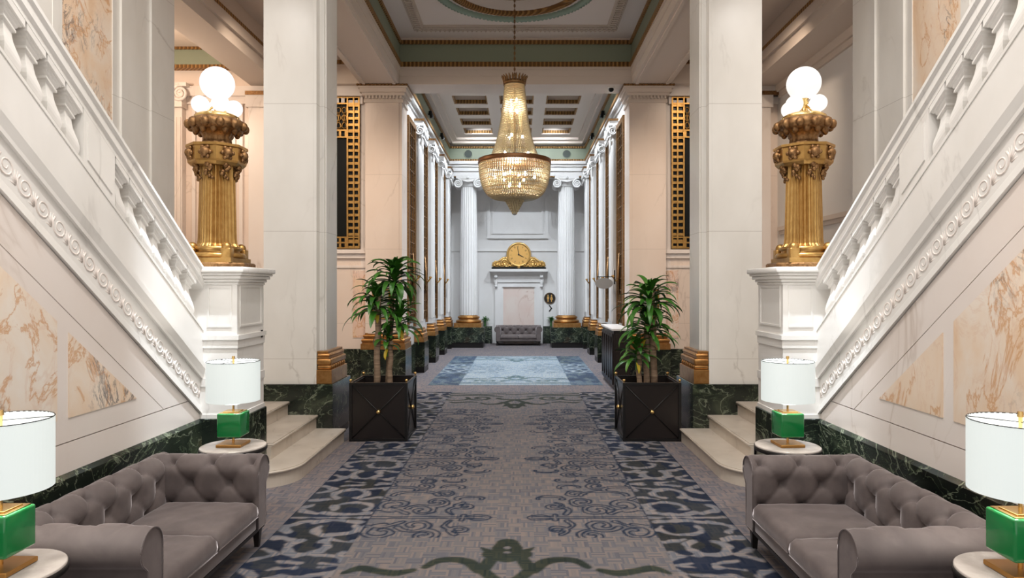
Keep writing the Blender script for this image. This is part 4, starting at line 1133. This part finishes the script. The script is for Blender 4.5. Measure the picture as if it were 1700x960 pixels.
for i, (x, y, _) in enumerate(TAB):
    if i == 0: tb.location = (x, y, 0); tb['label'] = tlab[0]; tb['group'] = 'round side tables'; o = lp; o.location = (x, y, .65); o['label'] = llab[0]; o['group'] = 'green cube table lamps'
    else:
        dup(tb, (x, y, 0), PI if x > 0 else 0, tlab[i]); dup(lp, (x, y, .65), (0, 0, .0, .06)[i], llab[i])
    L = light('POINT', (x, y, .65+.55), 13, (1, .95, .88), .05); L.name = 'lamp_bulb'

# ============================================================ PLANTERS AND PLANTS
def make_planter():
    t = thing('planter_box', '', 'planter'); W = .38; H = .76
    mb = MB()
    mb.box(-W+.02, W-.02, -W+.02, -W+.04, .03, H-.02); mb.box(-W+.02, W-.02, W-.04, W-.02, .03, H-.02)
    mb.box(-W+.02, -W+.04, -W+.04, W-.04, .03, H-.02); mb.box(W-.04, W-.02, -W+.04, W-.04, .03, H-.02); mb.box(-W+.04, W-.04, -W+.04, W-.04, .03, .06)
    build('box_body', mb, M['planter'], t)
    mb = MB(); e = .035
    for sx in (-1, 1):
        for sy in (-1, 1): mb.box(sx*(W-e), sx*W, sy*(W-e), sy*W, 0, H)
    for z in (0.0, H-.03):
        for sy in (-1, 1): mb.box(-W+e, W-e, sy*(W-.025), sy*(W-.005), z, z+.03); mb.box(sy*(W-.025), sy*(W-.005), -W+e, W-e, z, z+.03)
    build('frame', mb, M['black'], t)
    for k in range(4):
        T = Matrix.Rotation(k*PI/2, 4, 'Z'); mb = MB()
        for sg in (-1, 1):
            p0 = T @ Vector((-(W-.03)*sg, -W+.012, .03)); p1 = T @ Vector(((W-.03)*sg, -W+.012, H-.03))
            mb.tube([p0, p1], .007, 6)
        st_ = build('cross_bars', mb, M['black'], t)
        mb = MB(); c = T @ Vector((0, -W+.0, H/2)); mb.sphere(tuple(c), .03, 16, 10); build('brass_knob', mb, M['brass'], st_)
    for sx in (-1, 1):
        for sy in (-1, 1):
            mb = MB(); mb.cyl((sx*(W-.017), sy*(W-.017), H), (sx*(W-.017), sy*(W-.017), H+.015), .008); mb.sphere((sx*(W-.017), sy*(W-.017), H+.03), .02, 12, 8); build('brass_finial', mb, M['brass'], t)
    mb = MB(); mb.box(-W+.04, W-.04, -W+.04, W-.04, .06, .66); build('soil', mb, M['soil'], t)
    return t
pl = make_planter(); pl.location = (-1.745, 9.06, .006); pl['label'] = 'dark square planter box with brass knob, left of the aisle'; pl['group'] = 'dark planter boxes'
dup(pl, (1.81, 9.06, .006), 0, 'dark square planter box with brass knob, right of the aisle')

def leaf(mb, base, az, el, ln, wd, droop):
    d = Vector((math.cos(az)*math.cos(el), math.sin(az)*math.cos(el), math.sin(el))); p = Vector(base); n = 9
    side = Vector((-math.sin(az), math.cos(az), 0)); vs = []
    el_ = el; tw = random.uniform(-.5, .5)
    for k in range(n+1):
        t_ = k/n
        d = Vector((math.cos(az)*math.cos(el_), math.sin(az)*math.cos(el_), math.sin(el_)))
        up = side.cross(d)*-1 if side.cross(d).z < 0 else side.cross(d)
        w_ = wd*(math.sin(PI*min(1, t_*.88+.12))**.7)*(1 if t_ < .98 else .05)
        sd = (side*math.cos(tw*t_)+up*math.sin(tw*t_))
        vs += [tuple(p-sd*w_+up*w_*.35), tuple(p), tuple(p+sd*w_+up*w_*.35)]
        p = p+d*(ln/n); el_ -= droop/n*(.6+t_*1.3)
    fs = []
    for k in range(n):
        a = k*3; fs += [(a, a+1, a+4, a+3), (a+1, a+2, a+5, a+4)]
    mb.add(vs, fs, True)
def dracaena(loc, label, canes, heads, seed):
    random.seed(seed)
    t = thing('corn_plant', label, 'plant', loc, group='potted corn plants')
    for (x, y, h, r, lean) in canes:
        mb = MB(); pts = [(x+lean*k/10+.006*math.sin(k*1.3), y, 0+h*k/10) for k in range(11)]
        mb.tube(pts, [r*(1.05-.15*k/10+(.06 if k % 2 else 0)) for k in range(11)], 12, up=(0, 1, 0)); build('cane', mb, M['bark'], t)
    for (x, y, z, n, ln) in heads:
        mb = MB(); yl = MB()
        for k in range(n):
            f = k/n; az = k*2.399+random.uniform(-.3, .3)
            el = 1.25-1.25*f+random.uniform(-.15, .15)
            leaf(mb, (x, y, z+.10-.24*f), az, el, ln*random.uniform(.8, 1.2)*(.75+.4*f), random.uniform(.030, .046), random.uniform(1.0, 2.0))
        mb.cyl((x, y, z-.25), (x, y, z+.08), .02, .015)
        hd = build('leaf_crown', mb, M['leaf'], t, recalc=False)
        leaf(yl, (x, y, z-.14), random.uniform(3.5, 5.5), -.7, .18, .025, 1.0)
        build('yellow_leaf', yl, M['yleaf'], hd, recalc=False)
    return t
dracaena((-1.745, 9.06, .66), 'tall leafy corn plant in the left planter', [(-.10, -.02, 1.25, .042, .03), (.07, .0, .62, .036, .02), (.02, .08, 1.45, .03, .10)],
         [(.13, .06, 1.48, 60, .45), (-.10, -.02, 1.15, 52, .45), (.20, .02, .92, 40, .38), (.05, .0, .66, 20, .24)], 3)
dracaena((1.81, 9.06, .66), 'tall leafy corn plant in the right planter', [(-.11, -.05, .55, .034, 0), (.0, .02, .85, .04, .01), (.10, .0, 1.35, .045, -.03)],
         [(.04, .0, 1.18, 60, .46), (.02, .02, .82, 48, .42), (-.14, -.04, .48, 34, .34)], 11)

# ============================================================ CHANDELIER
def chandelier():
    t = thing('crystal_chandelier', 'large basket chandelier of amber crystal beads hanging over the aisle', 'chandelier', (0, 11.4, 3.25))
    z0 = 3.25
    def strand(mb, pts, r, ppb=1.0, n=5):
        mb.tube(pts, [r if k % 2 else r*.30 for k in range(len(pts))], n, up=(.3, .2, 1))
    mb = MB(); NS = 84
    for k in range(NS):
        a = 2*PI*k/NS; pts = []
        Lp = 2*44
        for q in range(Lp+1):
            u = q/Lp
            z = 5.46-u*(5.46-4.14); r = .165+.135*u+.155*u**4
            pts.append((r*math.cos(a), r*math.sin(a), z-z0))
        strand(mb, pts, .0115)
    build('bead_tent', mb, M['crystal'], t)
    mb = MB(); NS = 92
    for k in range(NS):
        a = 2*PI*k/NS; pts = []
        Lp = 2*26
        for q in range(Lp+1):
            u = q/Lp; th = u*PI/2*.985
            r = .605*math.cos(th)**.42 if th < PI/2 else .1; z = 4.10-.60*math.sin(th)
            r = max(r, .17)
            pts.append((r*math.cos(a), r*math.sin(a), z-z0))
        strand(mb, pts, .0145)
    build('bead_basket', mb, M['crystal'], t)
    mb = MB()
    for q in range(9):
        u = (q+.5)/9; th = u*PI/2*.8; r = .607*math.cos(th)**.42; z = 4.10-.60*math.sin(th)-z0
        mb.tube([(r*math.cos(2*PI*k/72), r*math.sin(2*PI*k/72), z) for k in range(72)], .006, 5, closed=True)
    build('basket_hoops', mb, M['brass'], t)
    mb = MB(); mb.lathe([(.59, .86), (.62, .86), (.625, .875), (.618, .90), (.625, .925), (.61, .935), (.59, .93)], n=72)
    build('bronze_ring', mb, plain('dark_bronze_ring', (.20, .09, .035), .4, .7), t)
    mb = MB(); mb.lathe([(.165, 2.20), (.19, 2.20), (.195, 2.24), (.18, 2.27), (.17, 2.27)], n=40)
    for k in range(22):
        a = 2*PI*k/22; mb.tube([(.18*math.cos(a), .18*math.sin(a), 2.23), (.19*math.cos(a), .19*math.sin(a), 2.31), (.225*math.cos(a), .225*math.sin(a), 2.355)], [.014, .02, .006], 6, up=(0, 0, 1))
    build('crown', mb, M['darkgold'], t)
    mb = MB()   # stepped tassel of crystal drops below the basket
    for j in range(7):
        r = .175-.023*j; z = .30-.042*j
        nd = max(6, int(r*2*PI/.028))
        for k in range(nd):
            a = 2*PI*k/nd; mb.tube([(r*math.cos(a), r*math.sin(a), z+.03), (r*math.cos(a), r*math.sin(a), z-.02), (r*math.cos(a), r*math.sin(a), z-.05)], [.010, .013, .002], 5, up=(1, 0, 0))
    mb.lathe([(.17, .30), (.19, .32), (.19, .345), (.17, .355)], n=36)
    build('crystal_tassel', mb, M['crystal'], t)
    mb = MB(); mb.sphere((0, 0, .025), .038, 16, 10); build('bottom_ball', mb, plain('clear_crystal_ball', (.55, .55, .52), .1, .3), t)
    mb = MB(); mb.cyl((0, 0, .30), (0, 0, 2.2), .014)
    for z, r in ((.72, .33), (1.05, .32), (1.35, .14), (1.75, .08), (2.0, .07)):
        for k in range(6 if r > .2 else 3): 
            a = 2*PI*k/(6 if r > .2 else 3)+z; mb.tube([(0, 0, z-.05), (r*.6*math.cos(a), r*.6*math.sin(a), z-.09), (r*math.cos(a), r*math.sin(a), z-.02)], .006, 5)
    build('stem', mb, M['darkgold'], t)
    proto = None
    for z, r, n in ((.64, .34, 6), (.50, .12, 4), (.70, .20, 4), (1.00, .33, 5), (1.33, .14, 3), (1.76, .07, 3), (1.95, .06, 3)):
        for k in range(n):
            a = 2*PI*k/n+z*1.7
            if proto is None:
                mb = MB(); mb.sphere((0, 0, 0), .021, 10, 8, (1, 1, 1.3)); proto = build('bulb', mb, M['bulb'], t); o = proto
            else: o = proto.copy(); COL.objects.link(o); o.parent = t
            o.location = (r*math.cos(a), r*math.sin(a), z)
    mb = MB()
    z = 2.3; 
    while z < 4.42:
        k = int(round(z/.045)) % 2
        mb.tube([((.013 if k else 0)*math.cos(2*PI*q/8), (0 if k else .013)*math.cos(2*PI*q/8), z+.03*math.sin(2*PI*q/8)) for q in range(8)], .005, 4, up=(0, 1, 0) if k else (1, 0, 0), closed=True); z += .045
    mb.cyl((0, 0, 2.25), (0, 0, 4.40), .006)
    build('chain', mb, M['darkgold'], t)
    for zz, e in ((4.0, 40), (5.1, 45)):
        L = light('POINT', (0, 11.4, zz), e, (1, .88, .68), .12); L.name = 'chandelier_bulb_light'
chandelier()

# ============================================================ FAR WALL: CLOCK, CHIMNEYPIECE, SIGNS
t = thing('chimneypiece', 'white marble surround with pink marble panel and deep shelf under the clock', 'fireplace', (.04, 24.2, 0))
mb = MB()
mb.box(-.86, -.60, -.10, 0, .0, 2.03); mb.box(.60, .86, -.10, 0, .0, 2.03); mb.box(-.86, .86, -.10, 0, 2.03, 2.20)
mb.box(-.60, -.56, -.07, 0, 0, 2.03); mb.box(.56, .60, -.07, 0, 0, 2.03)
build('surround', mb, M['nave'], t)
mb = MB(); mb.box(-.58, .58, -.04, 0, 0, 2.03); build('pink_marble_panel', mb, M['palepink'], t)
mb = MB(); mb.box(-.90, .90, -.14, 0, 2.20, 2.46)
for z0, z1, d in ((2.46, 2.52, .20), (2.52, 2.58, .30), (2.58, 2.67, .38)): mb.box(-.80-d*.65, .80+d*.65, -d, 0, z0, z1)
for k in range(9): mb.box(-.6+k*.14, -.53+k*.14, -.155, -.14, 2.30, 2.36)
build('shelf', mb, M['nave'], t)
for sx in (-1, 1):
    mb = MB(); mb.bbox(sx*.76, sx*.88, -.26, 0, 2.36, 2.46, .02, 2); mb.bbox(sx*.77, sx*.87, -.18, 0, 2.08, 2.36, .02, 2); mb.sphere((sx*.82, -.14, 2.06), .06, 12, 8)
    build('bracket', mb, M['nave'], t)
t = thing('mantel_clock', 'round gilded clock with scrolled wings on the shelf over the pink panel', 'clock', (.04, 24.0, 2.67))
mb = MB(); mb.bbox(-.97, .97, -.14, .14, 0, .07, .008, 1); build('black_base', mb, M['black'], t)
mb = MB()
mb.lathe([(.36, -.07), (.42, -.07), (.445, -.03), (.445, .06), (.2, .07)], n=56, T=Matrix.Translation((0, 0, .52)) @ Matrix.Rotation(-PI/2, 4, 'X') @ Matrix.Scale(-1, 4, (0, 0, 1)) @ Matrix.Scale(-1, 4, (0, 0, 1)))
mb.tube([(.40*math.cos(2*PI*k/56), -.075, .52+.40*math.sin(2*PI*k/56)) for k in range(56)], .035, 8, up=(0, 1, 0), closed=True)
build('bezel', mb, M['clockgold'], t)
mb = MB(); mb.lathe([(.0, -.06), (.36, -.06), (.36, .0), (.0, .0)], n=48, T=Matrix.Translation((0, 0, .52)) @ Matrix.Rotation(-PI/2, 4, 'X') @ Matrix.Translation((0, 0, 0)))
mb.lathe([(.001, 0), (.37, 0)], n=48, T=Matrix.Translation((0, -.055, .52)) @ Matrix.Rotation(PI/2, 4, 'X'))
dial = build('dial', mb, M['dial'], t)
mb = MB()
for k in range(12):
    a = PI/2-k*PI/6; c, q = math.cos(a), math.sin(a)
    T = Matrix.Translation((.29*c, -.068, .52+.29*q)) @ Matrix.Rotation(-(a-PI/2), 4, 'Y')
    for o_ in (-.018, .0, .018)[:(1 + k % 3)]: mb.box(o_-.005, o_+.005, -.003, .003, -.035, .035, T)
build('hour_marks', mb, M['darkgold'], dial)
mb = MB()
am = PI/2+.16; ah = PI/2-(3.96*PI/6)
mb.cyl((0, -.075, .52), (.31*math.cos(am), -.075, .52+.31*math.sin(am)), .016, .008, 6); mb.cyl((0, -.08, .52), (.20*math.cos(ah), -.08, .52+.20*math.sin(ah)), .02, .012, 6)
mb.sphere((0, -.08, .52), .035, 12, 8); build('hands', mb, M['signblack'], dial)
mb = MB()
for sx in (-1, 1):
    volute(mb, (sx*.50, -.03, .24), .17, 1, sx, .045); volute(mb, (sx*.80, -.03, .17), .11, 1, -sx, .035)
    mb.tube([(sx*.33, -.03, .28), (sx*.42, -.03, .42), (sx*.56, -.03, .40), (sx*.72, -.03, .28), (sx*.92, -.03, .22), (sx*.94, -.03, .10)], .035, 8, up=(0, 1, 0))
    mb.tube([(sx*.05, -.04, .11), (sx*.4, -.04, .10), (sx*.94, -.04, .10)], .04, 8, up=(0, 1, 0))
    for k in range(9): mb.sphere((sx*(.15+k*.09), -.06, .13+.03*(k % 2)), .05, 8, 6)
mb.prism([(-.92, .08), (.92, .08), (.88, .20), (.6, .30), (.3, .40), (-.3, .40), (-.6, .30), (-.88, .20)], 1, -.01, .05)
mb.sphere((0, -.12, .08), .06, 10, 8)
build('scrolled_wings', mb, M['clockgold'], t)

def disc(r, y0, y1, c, n=40, mbx=None):
    m = mbx or MB(); m.prism([(c[0]+r*math.cos(2*PI*k/n), c[1]+r*math.sin(2*PI*k/n)) for k in range(n)], 1, y0, y1); return m
t = thing('restroom_sign', 'round black sign with gold figures on the wall right of the pink panel', 'sign', (1.16, 24.2, 1.62))
build('round_plate', disc(.205, -.03, 0, (0, 0)), M['signblack'], t)
mb = MB(); mb.tube([(.19*math.cos(2*PI*k/40), -.032, .19*math.sin(2*PI*k/40)) for k in range(40)], .007, 5, up=(0, 1, 0), closed=True); build('gold_ring', mb, M['darkgold'], t)
for sx in (-1, 1):
    mb = MB(); disc(.026, -.04, -.03, (sx*.062, .105), 16, mb)
    if sx < 0: mb.prism([(-.10, .068), (-.024, .068), (-.020, -.03), (-.04, -.03), (-.043, -.13), (-.081, -.13), (-.084, -.03), (-.104, -.03)], 1, -.04, -.03)
    else: mb.prism([(.036, .068), (.088, .068), (.118, -.05), (.082, -.05), (.080, -.13), (.044, -.13), (.042, -.05), (.012, -.05)], 1, -.04, -.03)
    build('gold_figure', mb, M['clockgold'], t)
mb = MB(); mb.prism([(-.06, .11), (-.02, .11), (.07, .0), (-.02, -.11), (-.06, -.11), (.02, .0)], 1, 24.18, 24.2, T=Matrix.Translation((1.18, 0, 1.26)))
tag(build('arrow_sign', mb, M['signblack'], origin=(1.18, 24.2, 1.26)), 'black chevron arrow on the wall below the round sign', 'sign')

for s in (-1, 1):
    x = {-1: -1.17, 1: 1.20}[s]
    t = thing('potted_plant', 'bushy green plant in a slim vase on the dark ledge %s of the far sofa' % SIDE[s], 'plant', (x, 24.05, .62), group='small vase plants by the far sofa')
    mb = MB(); mb.lathe([(.035, 0), (.045, .02), (.03, .10), (.05, .24), (.055, .26), (.045, .26)], n=20); build('vase', mb, plain('green_vase', (.06, .16, .05), .3), t)
    random.seed(40+s); mb = MB()
    for k in range(40): leaf(mb, (0, 0, .22), k*2.4, random.uniform(.2, 1.4), random.uniform(.10, .22), .022, 1.2)
    build('foliage', mb, M['leaf'], t, recalc=False)

# ============================================================ RECEPTION DESK, SIGN ON BRACKET, SMALL FITTINGS
t = thing('reception_desk', 'dark panelled wooden desk with marble top behind the right potted plant', 'desk', (2.1, 14.1, 0))
mb = MB(); mb.box(1.92, 2.24, 13.02, 14.78, .06, 1.16)
mb.box(1.94, 2.24, 13.05, 14.75, 0, .06)
build('body', mb, M['darkwood'], t, True)
for k in range(5):
    y0 = 13.08+k*.34
    mb = MB(); 
    mb.box(1.895, 1.92, y0, y0+.05, .10, 1.10); mb.box(1.895, 1.92, y0+.27, y0+.32, .10, 1.10); mb.box(1.895, 1.92, y0+.05, y0+.27, .10, .17); mb.box(1.895, 1.92, y0+.05, y0+.27, 1.03, 1.10)
    mb.prism([(y0+.16, .25), (y0+.24, .6), (y0+.16, .95), (y0+.08, .6)], 0, 1.90, 1.92)
    build('front_panel', mb, M['darkwood'], t, True)
for k in range(3):
    mb = MB(); mb.bbox(1.95, 2.21, 12.995, 13.02, .12+k*.34, .42+k*.34, .004, 1); dr = build('drawer', mb, M['darkwood'], t, True)
    mb = MB(); mb.box(2.03, 2.13, 12.975, 12.995, .26+k*.34, .275+k*.34); build('handle', mb, M['brass'], dr).location = Vector((0, 0, 0))-Vector((2.1, 14.1, 0))
mb = MB(); mb.bbox(1.88, 2.26, 12.98, 14.80, 1.16, 1.20, .006, 1); build('marble_top', mb, M['nave'], t, True)
mb = MB(); mb.bbox(-.06, .06, -.05, .05, 0, .12, .006, 1)
tag(build('brass_box', mb, M['brass'], None), 'small square brass box on a wall ledge beside the right plant canes', 'box').location = (2.05, 12.97-.10, 1.0)
bpy.data.objects.remove(bpy.data.objects['brass_box'])
t = thing('bracket_sign', 'small pale oval sign hanging out on a black bracket above the desk', 'sign', (2.24, 15.2, 2.1))
mb = MB(); mb.lathe([(.001, -.012), (.20, -.012), (.20, .012), (.001, .012)], n=36, T=Matrix.Translation((-.24, 0, 0)) @ Matrix.Rotation(PI/2, 4, 'X') @ Matrix.Scale(.62, 4, (0, 1, 0)), smooth=False)
build('oval_plate', mb, plain('grey_sign_face', (.35, .35, .35), .5), t)
mb = MB(); mb.tube([(.0, 0, .15), (-.40, 0, .15)], .010, 6); mb.tube([(-.14, 0, .15), (-.14, 0, .10)], .008, 6); mb.tube([(-.34, 0, .15), (-.34, 0, .10)], .008, 6); mb.box(-.015, .012, -.02, .02, -.02, .30)
build('bracket', mb, M['black'], t)
for s in (-1, 1):
    t = thing('picture_frame', 'gold framed notice on the blush pier behind the %s potted plant' % SIDE[s], 'picture', (s*2.78, 13.86, 1.35), group='gold frames on the piers')
    mb = MB(); x0, x1, z0, z1 = -.19, .19, 0, .62
    for a in ((x0, x1, z0, z0+.04), (x0, x1, z1-.04, z1), (x0, x0+.04, z0, z1), (x1-.04, x1, z0, z1)): mb.box(a[0], a[1], -.03, 0, a[2], a[3])
    build('frame', mb, M['gold'], t)
    mb = MB(); mb.box(x0+.04, x1-.04, -.012, 0, z0+.04, z1-.04); build('picture', mb, plain('framed_print', (.25, .27, .24), .3), t)
t = thing('dome_camera', 'small black dome security camera under the beam above the right blush pier', 'camera', (2.0, 14.0, 6.20))
mb = MB(); mb.lathe([(.075, -.025), (.075, 0)], n=24); build('mount', mb, M['offwhite'], t)
mb = MB(); mb.sphere((0, 0, -.045), .055, 20, 12); build('dome', mb, M['glassdark'], t)
for s in (-1, 1):
    t = thing('frieze_speaker', 'round dark grille on the green frieze over the %s fluted column' % SIDE[s], 'speaker', (s*1.66, 22.55, 6.51), group='round frieze grilles')
    mb = MB(); disc(.14, -.02, 0, (0, 0), 36, mb); build('grille', mb, M['speakerc'], t)
    mb = MB(); mb.tube([(.14*math.cos(2*PI*k/36), -.02, .14*math.sin(2*PI*k/36)) for k in range(36)], .012, 6, up=(0, 1, 0), closed=True); build('rim', mb, M['frieze'], t)
    for q, yy in enumerate((17.4, 19.9)):
        t = thing('frieze_spotlight', '%s small black spotlight on the %s green frieze of the far hall' % (('nearer', 'farther')[q], SIDE[s]), 'spotlight', (s*2.30, yy, 6.52), group='spotlights on the friezes')
        mb = MB(); mb.cyl((0, 0, 0), (-s*.05, 0, 0), .02); build('arm', mb, M['black'], t)
        mb = MB(); mb.cyl((-s*.05, .0, .08), (-s*.10, 0, -.10), .045, .05, 16); build('head', mb, M['black'], t)
    # wall sconces between the hall pilasters
    for q, yy in enumerate((15.3, 17.25, 19.35, 21.4)):
        t = thing('wall_sconce', 'gilded wall sconce, %s on the %s wall of the far hall' % (ORD[q], SIDE[s]), 'sconce', (s*2.36, yy, 2.05), group='gilded sconces along the far hall')
        mb = MB(); mb.tube([(0, 0, -.2), (-s*.03, 0, .1), (0, 0, .75)], [.012, .045, .012], 8, up=(0, 1, 0)); build('back_plate', mb, M['darkgold'], t)
        mb = MB()
        for g_ in (-1, 1): mb.tube([(0, 0, .2), (-s*.08, g_*.06, .1), (-s*.14, g_*.10, .2)], .012, 6); mb.cyl((-s*.14, g_*.10, .2), (-s*.14, g_*.10, .24), .03, .02)
        build('arms', mb, M['gold'], t)
        mb = MB()
        for g_ in (-1, 1): mb.cyl((-s*.14, g_*.10, .24), (-s*.14, g_*.10, .40), .012)
        build('candles', mb, M['offwhite'], t)
# recessed downlights in the coffers
t0 = None
for i, (x, y) in enumerate(((-1.25, 17.6), (-1.25, 18.75), (1.25, 17.6), (1.25, 18.75), (0, 17.6))):
    lab = ['nearer downlight in the left column of ceiling coffers', 'farther downlight in the left column of ceiling coffers', 'nearer downlight in the right column of ceiling coffers', 'farther downlight in the right column of ceiling coffers', 'downlight in the middle coffer behind the chandelier'][i]
    if t0 is None:
        t0 = thing('downlight', lab, 'light', (x, y, 7.3), group='coffer downlights'); mb = MB(); mb.lathe([(.06, -.01), (.08, -.015), (.085, 0), (.06, 0)], n=24); build('trim_ring', mb, M['offwhite'], t0)
        mb = MB(); mb.lathe([(.001, -.008), (.06, -.008)], n=24); build('lens', mb, M['spot'], t0, recalc=False)
    else: dup(t0, (x, y, 7.3), 0, lab)
mb = MB(); mb.bbox(-.006, .006, -.02, .02, -.04, .04, .003, 1)
tag(build('wall_switch', mb, M['black'], origin=(0, 0, 0)), 'tiny black switch on the aisle side of the left stair pedestal', 'switch').location = (-2.606, 7.0, 1.52)
